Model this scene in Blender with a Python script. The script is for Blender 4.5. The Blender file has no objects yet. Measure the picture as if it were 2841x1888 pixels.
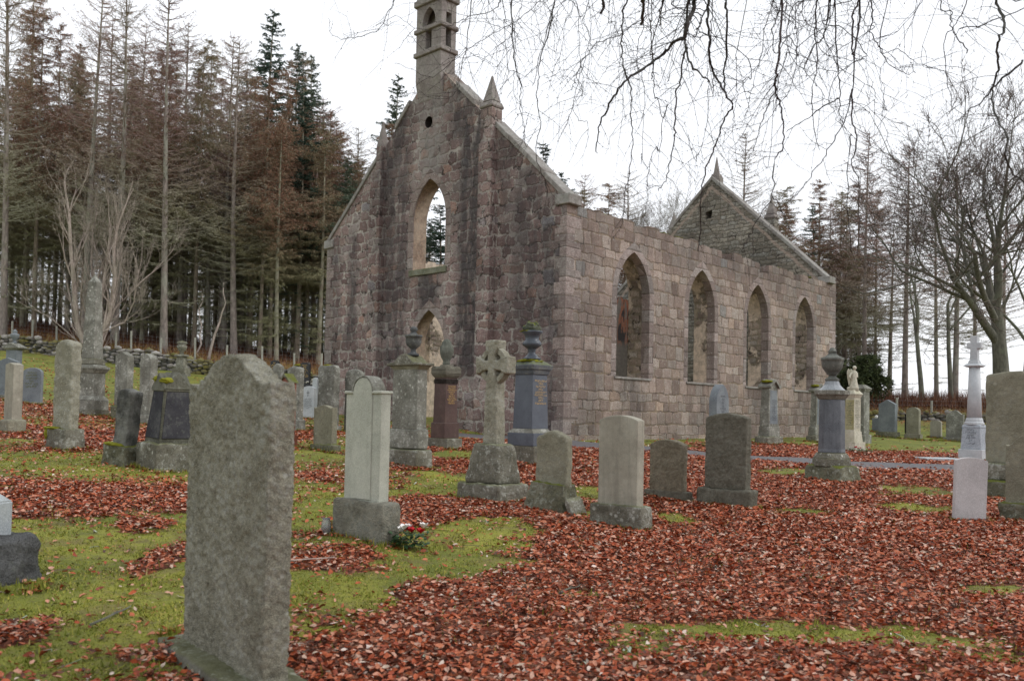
import bpy, bmesh, math, random
import numpy as np
from mathutils import Vector, Matrix, noise
from mathutils.geometry import tessellate_polygon

sc = bpy.context.scene
C = sc.collection
PI = math.pi
# ------------------------------------------------------------------ camera
cam_d = bpy.data.cameras.new('camera')
cam = bpy.data.objects.new('camera', cam_d)
C.objects.link(cam)
sc.camera = cam
cam_d.sensor_width = 36
cam_d.lens = 2398.72 / 2841 * 36
cam_d.shift_y = 129.7 / 2841
cam_d.clip_start = 0.05
cam_d.clip_end = 4000
pit, rol = 0.0284907, 0.0207676
R0 = Vector((1, 0, 0)); F0 = Vector((0, math.cos(pit), math.sin(pit))); U0 = Vector((0, -math.sin(pit), math.cos(pit)))
rx = R0 * math.cos(rol) + U0 * math.sin(rol)
ux = U0 * math.cos(rol) - R0 * math.sin(rol)
mw = Matrix((rx, ux, -F0)).transposed().to_4x4()
mw.translation = Vector((0, 0, 1.5))
cam.matrix_world = mw
cam_d.dof.use_dof = True
cam_d.dof.focus_distance = 13.0
cam_d.dof.aperture_fstop = 3.2
# ------------------------------------------------------------------ sky, sun, exposure
SUN_EL, SUN_AZ = math.radians(40), math.radians(96)      # azimuth clockwise from +Y
w = bpy.data.worlds.new('World'); sc.world = w; w.use_nodes = True
nt = w.node_tree; nt.nodes.clear()
sky = nt.nodes.new('ShaderNodeTexSky'); sky.sky_type = 'NISHITA'; sky.sun_disc = False
sky.sun_elevation = SUN_EL; sky.sun_rotation = SUN_AZ
sky.air_density = 1.0; sky.dust_density = 4.0; sky.ozone_density = 2.0
mixw = nt.nodes.new('ShaderNodeMix'); mixw.data_type = 'RGBA'; mixw.inputs[0].default_value = 0.86
mixw.inputs[7].default_value = (12.7, 12.9, 13.3, 1)     # overcast cloud layer
nt.links.new(sky.outputs[0], mixw.inputs[6])
bg = nt.nodes.new('ShaderNodeBackground'); bg.inputs[1].default_value = 0.1
nt.links.new(mixw.outputs[2], bg.inputs[0])
ow = nt.nodes.new('ShaderNodeOutputWorld'); nt.links.new(bg.outputs[0], ow.inputs[0])
sd = bpy.data.lights.new('sun', 'SUN'); sd.energy = 1.3; sd.angle = math.radians(25); sd.color = (1, .97, .93)
so = bpy.data.objects.new('sun', sd); C.objects.link(so)
sdir = Vector((math.sin(SUN_AZ) * math.cos(SUN_EL), math.cos(SUN_AZ) * math.cos(SUN_EL), math.sin(SUN_EL)))
so.rotation_euler = sdir.to_track_quat('Z', 'Y').to_euler()
sc.view_settings.view_transform = 'Standard'; sc.view_settings.look = 'None'
sc.view_settings.exposure = 0.0; sc.view_settings.gamma = 1
sc.cycles.max_bounces = 5; sc.cycles.diffuse_bounces = 3; sc.cycles.transparent_max_bounces = 4
rng = random.Random(7)
nrg = np.random.default_rng(7)
MON={"near":[[-1.308,4.133,0.193],-0.9,[[1.344,0.183,0],[1.034,0.113,0.228],[1.035,0.115,1.394]]],"leftrock":[[-3.154,5.363,0.361],-0.3,[[0.508,0.101,0],[0.509,0.101,0.274],[0.379,0.085,0.558]]],"L3":[[-7.866,13.656,0.974],-0.45,[[0.227,0.304,0],[0.227,0.304,0.246],[0.201,0.13,1.109]]],"slabB":[[-6.291,12.215,0.824],-0.45,[[0.434,0.312,0],[0.434,0.312,0.318],[0.359,0.129,1.464]]],"obelisk":[[-8.79,18.068,1.205],-0.25,[[0.58,0.446,0],[0.58,0.446,0.155],[0.536,0.424,0.355],[0.404,0.336,0.919],[0.51,0.38,1.097],[0.281,0.261,1.22],[0.176,0.134,2.948]]],"slabC":[[-7.994,17.808,1.162],-0.45,[[0.398,0.293,0],[0.399,0.293,0.299],[0.356,0.159,1.332]]],"slabD":[[-7.097,16.876,1.077],-0.45,[[0.351,0.243,0],[0.352,0.243,0.222],[0.304,0.199,1.323]]],"stoneE":[[-4.945,11.074,0.707],-0.45,[[0.455,0.122,0],[0.456,0.122,0.271],[0.194,0.144,0.954]]],"gableF":[[-4.318,10.944,0.668],-0.7428,[[0.553,0.616,0],[0.555,0.616,0.374],[0.386,0.432,0.407],[0.238,0.325,1.246]]],"roundA1":[[-11.129,20.081,1.425],-0.12,[[0.539,0.178,0],[0.539,0.178,0.075],[0.468,0.114,0.866]]],"pedL1":[[-13.942,24.158,1.745],-0.2,[[0.417,0.239,0],[0.417,0.239,0.04],[0.232,0.158,1.195]]],"pedL2":[[-12.575,21.563,1.55],-0.12,[[0.659,0.21,0],[0.659,0.209,0.115],[0.572,0.17,0.938]]],"redgable":[[-3.772,14.562,0.809],-0.7428,[[0.4,0.153,0],[0.4,0.153,0.232],[0.325,0.118,1.107]]],"slab11c":[[-4.542,18.134,1.001],-0.7428,[[0.6,0.192,0],[0.6,0.192,0.252],[0.468,0.122,1.319]]],"slab11b":[[-5.212,19.248,1.093],-0.7428,[[0.377,0.164,0],[0.32,0.109,1.305]]],"black11a":[[-9.931,36.139,2.108],-0.3,[[0.413,0.163,0],[0.379,0.108,1.294]]],"black11e":[[-7.946,33.185,1.806],-0.3,[[0.562,0.213,0],[0.562,0.213,0.581],[0.406,0.106,1.382]]],"blue11f":[[-5.128,21.884,1.182],-0.55,[[0.499,0.101,0],[0.499,0.101,0.072],[0.412,0.085,0.814]]],"blue11g":[[-5.473,24.114,1.284],-0.65,[[0.274,0.1,0],[0.198,0.085,1.016]]],"slab11h":[[-3.931,18.544,0.984],-0.7428,[[0.755,0.185,0],[0.756,0.185,0.151],[0.587,0.157,1.429]]],"short11i":[[-3.091,14.393,0.759],-0.7428,[[0.659,0.164,0],[0.659,0.164,0.146],[0.516,0.107,0.739]]],"slab11j":[[-3.364,18.49,0.957],-0.7428,[[0.653,0.133,0],[0.566,0.104,1.368]]],"cream":[[-1.25,7.536,0.363],-0.7428,[[0.701,0.214,0],[0.703,0.214,0.353],[0.489,0.104,1.297]]],"monA":[[-1.522,12.876,0.614],-0.7428,[[0.726,0.301,0],[0.727,0.301,0.305],[0.669,0.202,0.606],[0.557,0.194,1.487],[0.734,0.251,1.578]]],"monR":[[-1.245,16.27,0.76],-0.7428,[[0.553,0.388,0],[0.554,0.388,0.225],[0.375,0.377,0.514],[0.326,0.312,1.356],[0.396,0.396,1.541]]],"cross":[[-0.203,10.289,0.447],-0.7428,[[0.69,0.559,0],[0.69,0.559,0.219],[0.597,0.338,0.695],[0.254,0.085,1.895],[0.512,0.134,1.606]]],"monB":[[0.322,14.528,0.627],-0.7428,[[0.666,0.441,0],[0.666,0.441,0.317],[0.61,0.422,0.586],[0.4,0.429,1.509],[0.392,0.543,1.721]]],"gable17":[[0.48,9.546,0.406],-0.7428,[[0.657,0.119,0],[0.658,0.119,0.326],[0.435,0.111,0.822]]],"cream18":[[1.113,8.722,0.363],-0.7428,[[0.636,0.208,0],[0.636,0.208,0.232],[0.473,0.124,1.077]]],"brown19":[[1.931,10.598,0.446],-0.7428,[[0.618,0.132,0],[0.619,0.132,0.136],[0.469,0.123,0.699]]],"dark20":[[2.554,10.183,0.423],-0.7428,[[0.697,0.238,0],[0.697,0.238,0.232],[0.533,0.21,1.058]]],"lancet21":[[4.815,20.074,0.791],-0.7428,[[0.148,0.771,0],[0.148,0.771,0.123],[0.129,0.567,1.029]]],"aed22":[[6.776,22.726,0.786],-0.7428,[[0.37,0.98,0],[0.37,0.98,0.212],[0.319,0.621,0.48],[0.239,0.558,1.481]]],"aed23":[[9.179,25.954,0.775],-0.7428,[[0.318,0.994,0],[0.319,0.994,0.222],[0.241,0.78,0.476],[0.186,0.596,1.524]]],"column24":[[4.847,13.084,0.547],-0.92,[[0.615,0.526,0],[0.615,0.526,0.241],[0.376,0.369,0.434],[0.261,0.283,1.236],[0.327,0.361,1.376]]],"angel25":[[7.888,19.978,0.737],-0.95,[[0.387,0.413,0],[0.387,0.414,0.237],[0.322,0.356,0.482],[0.229,0.256,1.249],[0.303,0.342,1.421]]],"behind25":[[10.986,27.185,0.761],-0.9,[[0.169,0.383,0],[0.169,0.383,0.258],[0.145,0.255,1.61]]],"black26":[[14.458,35.442,1.008],-0.7428,[[0.218,0.158,0],[0.219,0.158,0.088],[0.189,0.118,0.528]]],"grey27":[[14.79,35.056,0.966],-0.7428,[[0.257,0.161,0],[0.2,0.12,0.581]]],"gab28":[[14.211,32.651,0.806],-0.7428,[[0.776,0.35,0],[0.776,0.35,0.241],[0.604,0.272,1.277]]],"brown29":[[15.01,32.29,0.776],-0.7428,[[0.574,0.286,0],[0.575,0.286,0.213],[0.447,0.244,1.091]]],"black30":[[15.899,32.24,0.753],-0.7428,[[0.426,0.261,0],[0.426,0.261,0.24],[0.376,0.173,0.853]]],"grey30":[[16.53,33.659,0.803],-0.7428,[[0.471,0.271,0],[0.471,0.271,0.111],[0.393,0.18,0.652]]],"orn31":[[16.606,32.358,0.731],-0.7428,[[0.693,0.554,0],[0.693,0.554,0.159],[0.594,0.459,1.009]]],"crosscol33":[[9.607,17.951,0.674],-0.85,[[0.49,0.476,0],[0.426,0.399,0.262],[0.335,0.417,0.746],[0.145,0.264,0.894],[0.104,0.208,1.967],[0.18,0.362,2.021]]],"white34":[[5.069,9.574,0.409],-0.12,[[0.341,0.1,0],[0.341,0.085,0.66]]],"slab35":[[6.766,11.602,0.476],-0.7428,[[0.47,0.931,0],[0.471,0.931,0.248],[0.458,0.781,0.475],[0.45,0.593,1.656]]],"right36":[[5.7,9.591,0.397],-0.75,[[0.339,0.424,0],[0.339,0.424,0.207],[0.21,0.367,0.839]]]}
COVER=[[-2.27,5.13,0.99,1.49,0],[-2.54,4.42,0.21,0.28,1],[-2.48,6.35,0.17,0.49,1],[-3.08,7.32,0.22,0.24,1],[-4.12,8.75,1.25,1.18,1],[-5.42,10.95,2.29,1.01,0],[-6.86,14.12,2.09,1.92,1],[-7.3,12.62,0.44,0.47,0],[-9.55,18.75,3.07,2.06,0.6],[-4.0,17.58,0.53,1.41,0.7],[-3.03,13.32,0.47,0.81,0],[-2.47,11.25,0.34,0.58,1],[-2.22,10.34,0.36,0.35,0],[-0.99,11.51,0.79,1.71,0],[-1.51,14.01,0.84,0.65,1],[-1.77,12.87,0.39,0.54,1],[-0.89,15.32,0.46,0.77,0],[-1.89,8.59,0.25,1.41,0],[-0.96,7.09,0.74,0.62,0],[-0.21,8.03,0.48,0.94,0],[-0.54,6.72,0.64,0.53,0],[-1.37,6.69,0.3,0.35,1],[-1.1,5.57,0.36,0.5,0],[-1.15,4.99,0.1,0.48,0.4],[-0.94,9.93,0.3,0.29,1],[-0.66,9.17,0.55,0.22,1],[0.03,12.5,0.25,1.03,1],[0.9,10.91,0.33,0.55,0],[1.79,9.26,0.21,0.34,0],[3.3,9.83,0.3,0.19,0],[1.09,9.23,0.28,0.33,0],[5.67,12.04,0.6,0.76,0],[4.9,10.53,0.37,0.29,0],[3.5,6.44,0.55,0.19,0],[1.76,5.18,1.09,0.21,0],[0.81,4.87,0.39,0.23,0.35],[0.49,6.07,0.18,0.09,0.2],[2.11,7.17,0.58,0.2,0.6],[2.8,4.87,0.2,0.12,0.1],[2.36,6.67,0.3,0.15,0.5],[3.03,20.28,2.0,1.44,0],[6.28,23.99,3.13,2.68,0],[11.56,29.8,3.29,4.57,0],[15.32,30.64,2.76,6.0,0],[17.17,35.13,3.53,1.36,0.1],[7.22,22.16,1.33,1.85,0.8],[8.25,17.91,0.98,1.03,1],[2.78,17.18,1.38,0.64,1],[19.68,49.55,3.57,10.45,0.5],[4.75,14.08,0.63,0.56,0],[-0.77,20.04,1.2,1.05,0],[0.6,18.95,0.76,0.61,0]]
PATH=[[[0.71,20.73],[1.45,20.12],[2.28,19.33],[2.94,18.92],[3.67,18.26],[4.83,17.25],[5.54,16.99],[6.51,16.58],[7.39,16.39],[8.23,16.1],[9.5,16.03],[11.15,15.92]],[[0.66,19.21],[1.32,18.19],[2.12,17.98],[2.75,17.7],[3.44,17.09],[4.52,16.11],[5.15,15.79],[6.0,15.27],[6.84,15.16],[7.65,14.98],[8.78,14.81],[10.24,14.61]]]
CONIFERS=[[-28.08,47.5,29.1,"L",0],[-28.87,52,25.1,"B",0],[-31.91,56,29.3,"B",0],[-31.93,60,28.2,"B",0],[-24.81,50,27.0,"L",0],[-26.69,56,27.0,"L",0],[-22.64,49,25.9,"L",0],[-32.08,63,27.2,"B",0],[-24.98,57,27.0,"L",0],[-25.17,60,26.6,"B",0],[-19.33,47.8,25.6,"L",0],[-21.23,55,26.2,"L",0],[-19.21,52,23.5,"B",0],[-21.41,60,27.2,"B",0],[-18.09,54,25.1,"L",0],[-16.13,50,22.9,"L",0],[-17.48,57,23.7,"B",0],[-17.27,60,29.4,"G",0],[-14.96,51,21.4,"B",0],[-16.69,63,28.6,"G",0],[-13.53,49.5,18.3,"B",0],[-15.97,66,29.0,"G",0],[-12.95,54,19.7,"B",0],[-13.01,60,22.5,"B",0],[-14.04,68,24.4,"L",0],[-10.78,55,18.2,"B",0],[-11.24,62,21.9,"L",0],[-10.28,58,18.4,"B",0],[-15.91,70,27.2,"L",0],[-29.89,66,26.5,"B",0],[-25.51,64,26.9,"B",0],[-20.96,64,24.8,"B",0],[-37.27,64,27.5,"B",0],[-8.17,60,25.0,"G",0],[-8.55,57,20.8,"B",0],[-10.27,64,21.8,"L",0],[-5.07,58,15.6,"G",0],[-6.32,62,15.5,"G",0],[2.23,66,22.5,"G",0],[3.41,60,18.5,"G",0],[1.19,62,18.2,"G",0],[5.24,64,19.4,"L",0],[4.19,57,16.5,"B",0],[6.42,60,17.8,"B",0],[8.71,66,20.3,"L",0],[16.53,62,22.2,"L",0],[17.5,56,16.7,"B",0],[18.55,62,17.0,"B",0],[20.5,58,17.7,"B",0],[22.78,66,18.1,"G",0],[22.72,60,17.6,"B",0],[22.07,54,19.7,"L",0],[24.1,60,18.2,"B",0],[26.49,63,18.5,"B",0],[23.19,51,17.9,"L",0],[27.98,64,15.6,"L",0],[28.69,56,19.1,"L",0],[32.0,60,16.8,"L",0],[35.4,62,19.0,"L",0],[32.44,66,20.8,"L",0]]
BROAD=[["a",10.18,60,18.4],["b",12.73,64,19.8],["c",8.63,58,17.3],["a",7.84,68,19.4],["c",14.64,66,20.2],["beech",20.26,38,15.4],["b",24.75,44,18.2],["c",22.79,48,16.5],["a",26.43,52,19.2],["c",23.69,40,17.0],["s",19.58,49,11.0],["s",16.22,47,10.7]]
STRANDS=[[[[1.238,6.0,4.537],[1.282,6.241,4.537],[1.238,6.129,4.393],[1.143,5.828,4.18],[1.121,5.779,4.059],[1.095,6.054,4.134],[1.057,6.25,4.142],[0.913,6.08,3.98],[0.733,5.793,3.762],[0.654,5.81,3.654],[0.616,6.105,3.629],[0.588,6.247,3.557],[0.556,6.027,3.339]],0.022,0.003],[[[1.218,6.21,4.355],[1.2,6.186,4.239],[1.151,5.889,3.993],[1.161,5.754,3.853],[1.272,5.979,3.881],[1.401,6.234,3.932]],0.012,0.004],[[[1.433,6.527,4.806],[1.383,6.261,4.549],[1.332,6.052,4.3],[1.383,6.207,4.221],[1.458,6.498,4.192],[1.507,6.5,4.068],[1.5,6.208,3.849],[1.515,6.051,3.688],[1.515,6.259,3.686],[1.543,6.526,3.653],[1.49,6.463,3.522],[1.35,6.16,3.233],[1.302,6.063,3.016],[1.359,6.313,2.897],[1.388,6.544,2.744]],0.01,0.0025],[[[1.527,6.335,4.712],[1.465,6.071,4.459],[1.492,6.142,4.345],[1.562,6.445,4.203],[1.57,6.535,4.083],[1.518,6.281,3.876]],0.009,0.005],[[[0.785,5.411,4.206],[0.777,5.392,4.117],[0.817,5.678,4.173],[0.839,5.85,4.169]],0.014,0.008],[[[0.796,6.26,4.628],[0.783,6.504,4.543],[0.814,6.742,4.524],[0.794,6.625,4.342],[0.784,6.325,4.046],[0.826,6.281,3.892],[0.866,6.558,3.792],[0.911,6.75,3.664],[0.86,6.576,3.338],[0.796,6.291,3.107],[0.794,6.312,2.915]],0.007,0.002],[[[1.166,5.93,4.054],[1.186,6.213,4.069],[1.168,6.184,3.907],[1.085,5.886,3.705],[1.057,5.755,3.462],[1.1,5.983,3.424],[1.112,6.236,3.324],[1.068,6.143,3.178],[0.968,5.84,3.024]],0.007,0.002],[[[1.726,5.664,4.379],[1.749,5.726,4.299],[1.667,5.456,3.902],[1.588,5.251,3.62],[1.625,5.41,3.567],[1.747,5.701,3.582],[1.768,5.697,3.457],[1.672,5.404,3.2],[1.576,5.252,3.05],[1.629,5.463,2.902],[1.601,5.728,2.803],[1.49,5.659,2.582]],0.009,0.002],[[[1.714,5.747,2.975],[1.716,5.531,2.828],[1.7,5.269,2.602]],0.004,0.002],[[[1.682,5.603,3.64],[1.551,5.308,3.437],[1.51,5.294,3.316],[1.541,5.582,3.252],[1.547,5.75,3.221]],0.004,0.0015],[[[2.319,6.664,4.861],[2.277,6.561,4.713],[2.364,6.808,4.668],[2.439,7.043,4.641],[2.416,6.922,4.352],[2.281,6.622,4.1],[2.262,6.583,3.83],[2.393,6.862,3.73],[2.485,7.05,3.707]],0.008,0.002],[[[2.159,5.95,4.502],[2.224,6.134,4.506],[2.312,6.415,4.487],[2.256,6.381,4.315],[2.092,6.082,4.138],[1.993,5.956,3.931]],0.009,0.004],[[[2.398,6.466,4.764],[2.503,6.767,4.817],[2.536,6.824,4.431],[2.461,6.552,4.029],[2.388,6.351,3.752],[2.481,6.514,3.747]],0.008,0.003],[[[2.425,6.105,4.615],[2.483,6.247,4.566],[2.353,6.027,4.34],[2.247,5.768,3.993],[2.293,5.849,3.972],[2.399,6.151,3.861],[2.373,6.232,3.65],[2.19,5.973,3.415],[2.043,5.753,3.218],[1.996,5.895,3.131],[2.023,6.191,3.107]],0.014,0.002],[[[2.49,6.248,4.566],[2.419,6.099,4.285],[2.276,5.805,3.954]],0.008,0.006],[[[2.404,6.163,3.865],[2.295,5.86,3.523],[2.279,5.763,3.351],[2.35,6.013,3.286],[2.494,6.244,3.205],[2.441,6.118,2.687]],0.006,0.002],[[[2.308,5.928,3.475],[2.22,5.75,3.207],[2.295,5.938,2.978],[2.436,6.217,2.705]],0.004,0.002],[[[2.536,6.16,4.615],[2.582,6.269,4.579],[2.715,6.57,4.583],[2.721,6.622,4.51],[2.678,6.348,4.272],[2.647,6.15,4.074],[2.857,6.318,4.056],[3.066,6.606,4.19]],0.011,0.002],[[[2.621,6.212,4.212],[2.879,6.509,4.321],[3.1,6.646,4.271],[3.211,6.423,4.12]],0.004,0.0015],[[[2.806,5.037,4.087],[2.93,5.248,4.093],[2.882,5.095,3.919],[2.728,4.803,3.711],[2.686,4.799,3.627],[2.856,5.09,3.62],[2.914,5.249,3.546],[2.813,5.043,3.307],[2.726,4.774,3.074],[2.75,4.836,3.001],[2.978,5.138,2.984],[3.123,5.238,2.952]],0.013,0.005],[[[1.989,6.628,4.836],[1.953,6.559,4.705],[1.798,6.257,4.328],[1.752,6.164,4.121],[1.765,6.417,4.01],[1.782,6.645,3.905],[1.71,6.514,3.7]],0.004,0.0015],[[[3.597,6.809,4.96],[3.415,6.524,4.719],[3.249,6.35,4.446],[3.254,6.542,4.422],[3.41,6.819,4.282],[3.421,6.775,4.084],[3.285,6.475,3.907]],0.005,0.002],[[[2.479,6.598,3.967],[2.268,6.359,3.813],[2.171,6.473,3.743],[2.127,6.774,3.762]],0.005,0.002],[[[2.948,4.988,3.605],[2.82,5.015,3.492],[2.899,5.313,3.505],[2.868,5.445,3.474],[2.699,5.219,3.315]],0.006,0.002],[[[0.516,5.374,4.168],[0.557,5.642,4.206],[0.55,5.849,4.24]],0.012,0.007],[[[0.935,5.567,4.273],[0.98,5.83,4.333],[0.942,5.756,4.212],[0.9,5.454,3.984]],0.007,0.004],[[[0.288,6.691,4.831],[0.275,6.707,4.741],[0.22,6.42,4.414],[0.159,6.25,4.124],[0.107,6.446,3.955]],0.005,0.0015],[[[-0.072,6.739,4.827],[-0.068,6.494,4.631],[-0.048,6.257,4.243],[-0.026,6.377,4.065],[0.019,6.677,4.047],[0.016,6.718,3.909],[0.049,6.44,3.627],[0.062,6.25,3.446]],0.007,0.0015],[[[0.291,6.768,4.848],[0.262,6.486,4.634],[0.225,6.518,4.4],[0.175,6.816,4.35],[0.162,6.944,4.218],[0.147,6.714,3.974],[0.17,6.463,3.686],[0.147,6.559,3.47],[0.236,6.861,3.316],[0.267,6.927,3.151]],0.006,0.0015],[[[-0.127,6.034,4.477],[-0.136,5.975,4.38],[-0.188,6.246,4.437],[-0.363,6.449,4.48],[-0.459,6.287,4.355],[-0.528,5.998,4.182],[-0.63,6.004,4.165],[-0.804,6.298,4.328],[-0.934,6.448,4.48]],0.004,0.001],[[[-0.328,5.953,4.433],[-0.344,6.171,4.47],[-0.394,6.432,4.287],[-0.421,6.353,4.047],[-0.431,6.05,3.764],[-0.502,5.967,3.674],[-0.653,6.225,3.778],[-0.763,6.446,3.918]],0.004,0.001],[[[-0.905,6.299,4.592],[-0.97,6.593,4.66],[-1.019,6.604,4.563],[-1.043,6.316,4.308],[-1.142,6.151,4.173],[-1.298,6.351,4.245],[-1.455,6.623,4.399],[-1.464,6.569,4.487]],0.004,0.001],[[[0.163,6.738,4.831],[0.141,6.838,4.775],[0.002,6.589,4.54],[-0.152,6.356,4.332],[-0.359,6.48,4.26],[-0.601,6.779,4.189],[-0.706,6.816,4.149],[-0.851,6.536,4.111],[-0.923,6.35,4.071]],0.003,0.001]]
# ------------------------------------------------------------------ terrain height
def sm(t):
    t = np.clip(t, 0, 1); return t * t * (3 - 2 * t)
def wallY(X): return 43.8 - .1 * np.asarray(X, float)
def gN(X, Y):
    X = np.asarray(X, float); Y = np.asarray(Y, float)
    a = .045 * np.clip(Y, 0, 20) + .027 * np.clip(Y - 20, 0, 26) + .02 * np.clip(Y, -60, 0)
    Xc = np.clip(X, -60, 60)
    L = (-Xc + np.sqrt(Xc * Xc + 1)) / 2 * (.05 + .045 * sm((Y - 18) / 28)) - .025
    L = L * sm((Y + 20) / 20)
    Rr = -np.clip(Xc, 0, 30) * .028 * sm((Y - 12) / 14) * (1 - sm((Y - 32) / 9))
    d = Y - wallY(np.clip(X, -60, 60))
    lf = sm((12 - X) / 30)
    back = sm(d / 1.2) * (.42 + .35 * lf) + np.clip(d, 0, 18) * (.02 + .05 * lf) - np.clip(d - 24, 0, 260) * .13
    bump = .018 * np.sin(X * 1.7 + Y * .6) * np.sin(Y * 1.3 - X * .4) + .012 * np.sin(X * 4.1 + 1) * np.sin(Y * 3.7)
    far = sm((np.hypot(X, Y) - 90) / 200)
    return a + L + Rr + back * (1 - 0 * far) + bump
def g1(x, y): return float(gN(x, y))
def fsin(X, Y, s, k=6, seed=3):
    r = np.random.default_rng(seed); v = 0 * X
    for i in range(k):
        a = r.uniform(0, 6.28); f = s * r.uniform(.5, 2.2); v = v + np.sin((X * math.cos(a) + Y * math.sin(a)) * f + r.uniform(0, 6.28)) / k * 2
    return v
def cover(X, Y):
    """share of beech leaf litter, 0 moss / 1 leaves"""
    n = fsin(X, Y, 1.6, 8, 5) * .7 + fsin(X, Y, 6, 6, 9) * .7 + fsin(X, Y, 19, 6, 2) * .5
    c = sm((X + 2.6) / 1.4) * (1 - sm((Y - 19.5) / 3)) * .93
    c = np.maximum(c, .9 * (1 - sm((Y - .3) / 1)) * sm((X + 1.6) / .8))
    c = np.maximum(c, .25 * sm((Y - 8) / 4))
    for (cx, cy, ax, ay, wv) in COVER:
        e = ((X - cx) / ax) ** 2 + ((Y - cy) / ay) ** 2
        m = 1 - sm((np.sqrt(e) - .6 + n * .40) / .75)
        c = c * (1 - m) + wv * m
    c = np.where(Y > wallY(X), .35, c)
    return np.clip(c + n * .08, 0.01, 1)
# ------------------------------------------------------------------ object helpers
def tag(o, label=None, cat=None, group=None, kind=None):
    if label: o['label'] = label
    if cat: o['category'] = cat
    if group: o['group'] = group
    if kind: o['kind'] = kind
    return o
def thing(name, label, cat, loc=(0, 0, 0), rz=0, group=None, lean=(0, 0)):
    o = bpy.data.objects.new(name, None); C.objects.link(o)
    o.empty_display_size = .1
    o.location = loc; o.rotation_euler = (lean[0], lean[1], rz)
    return tag(o, label, cat, group)
def fast_mesh(name, co, faces, mats, smooth=False):
    co = np.ascontiguousarray(co, dtype=np.float32); faces = np.ascontiguousarray(faces, dtype=np.int32)
    me = bpy.data.meshes.new(name); k = faces.shape[1]
    me.vertices.add(len(co)); me.vertices.foreach_set('co', co.ravel())
    me.loops.add(faces.size); me.loops.foreach_set('vertex_index', faces.ravel())
    me.polygons.add(len(faces)); me.polygons.foreach_set('loop_start', np.arange(0, faces.size, k, dtype=np.int32))
    try: me.polygons.foreach_set('loop_total', np.full(len(faces), k, np.int32))
    except Exception: pass
    me.update(calc_edges=True)
    if smooth: me.polygons.foreach_set('use_smooth', np.ones(len(faces), bool))
    for m in (mats if isinstance(mats, (list, tuple)) else [mats]): me.materials.append(m)
    return me
def link(name, me, parent=None, loc=None, rot=None):
    o = bpy.data.objects.new(name, me); C.objects.link(o)
    if parent is not None: o.parent = parent
    if loc is not None: o.location = loc
    if rot is not None: o.rotation_euler = rot
    return o
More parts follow.
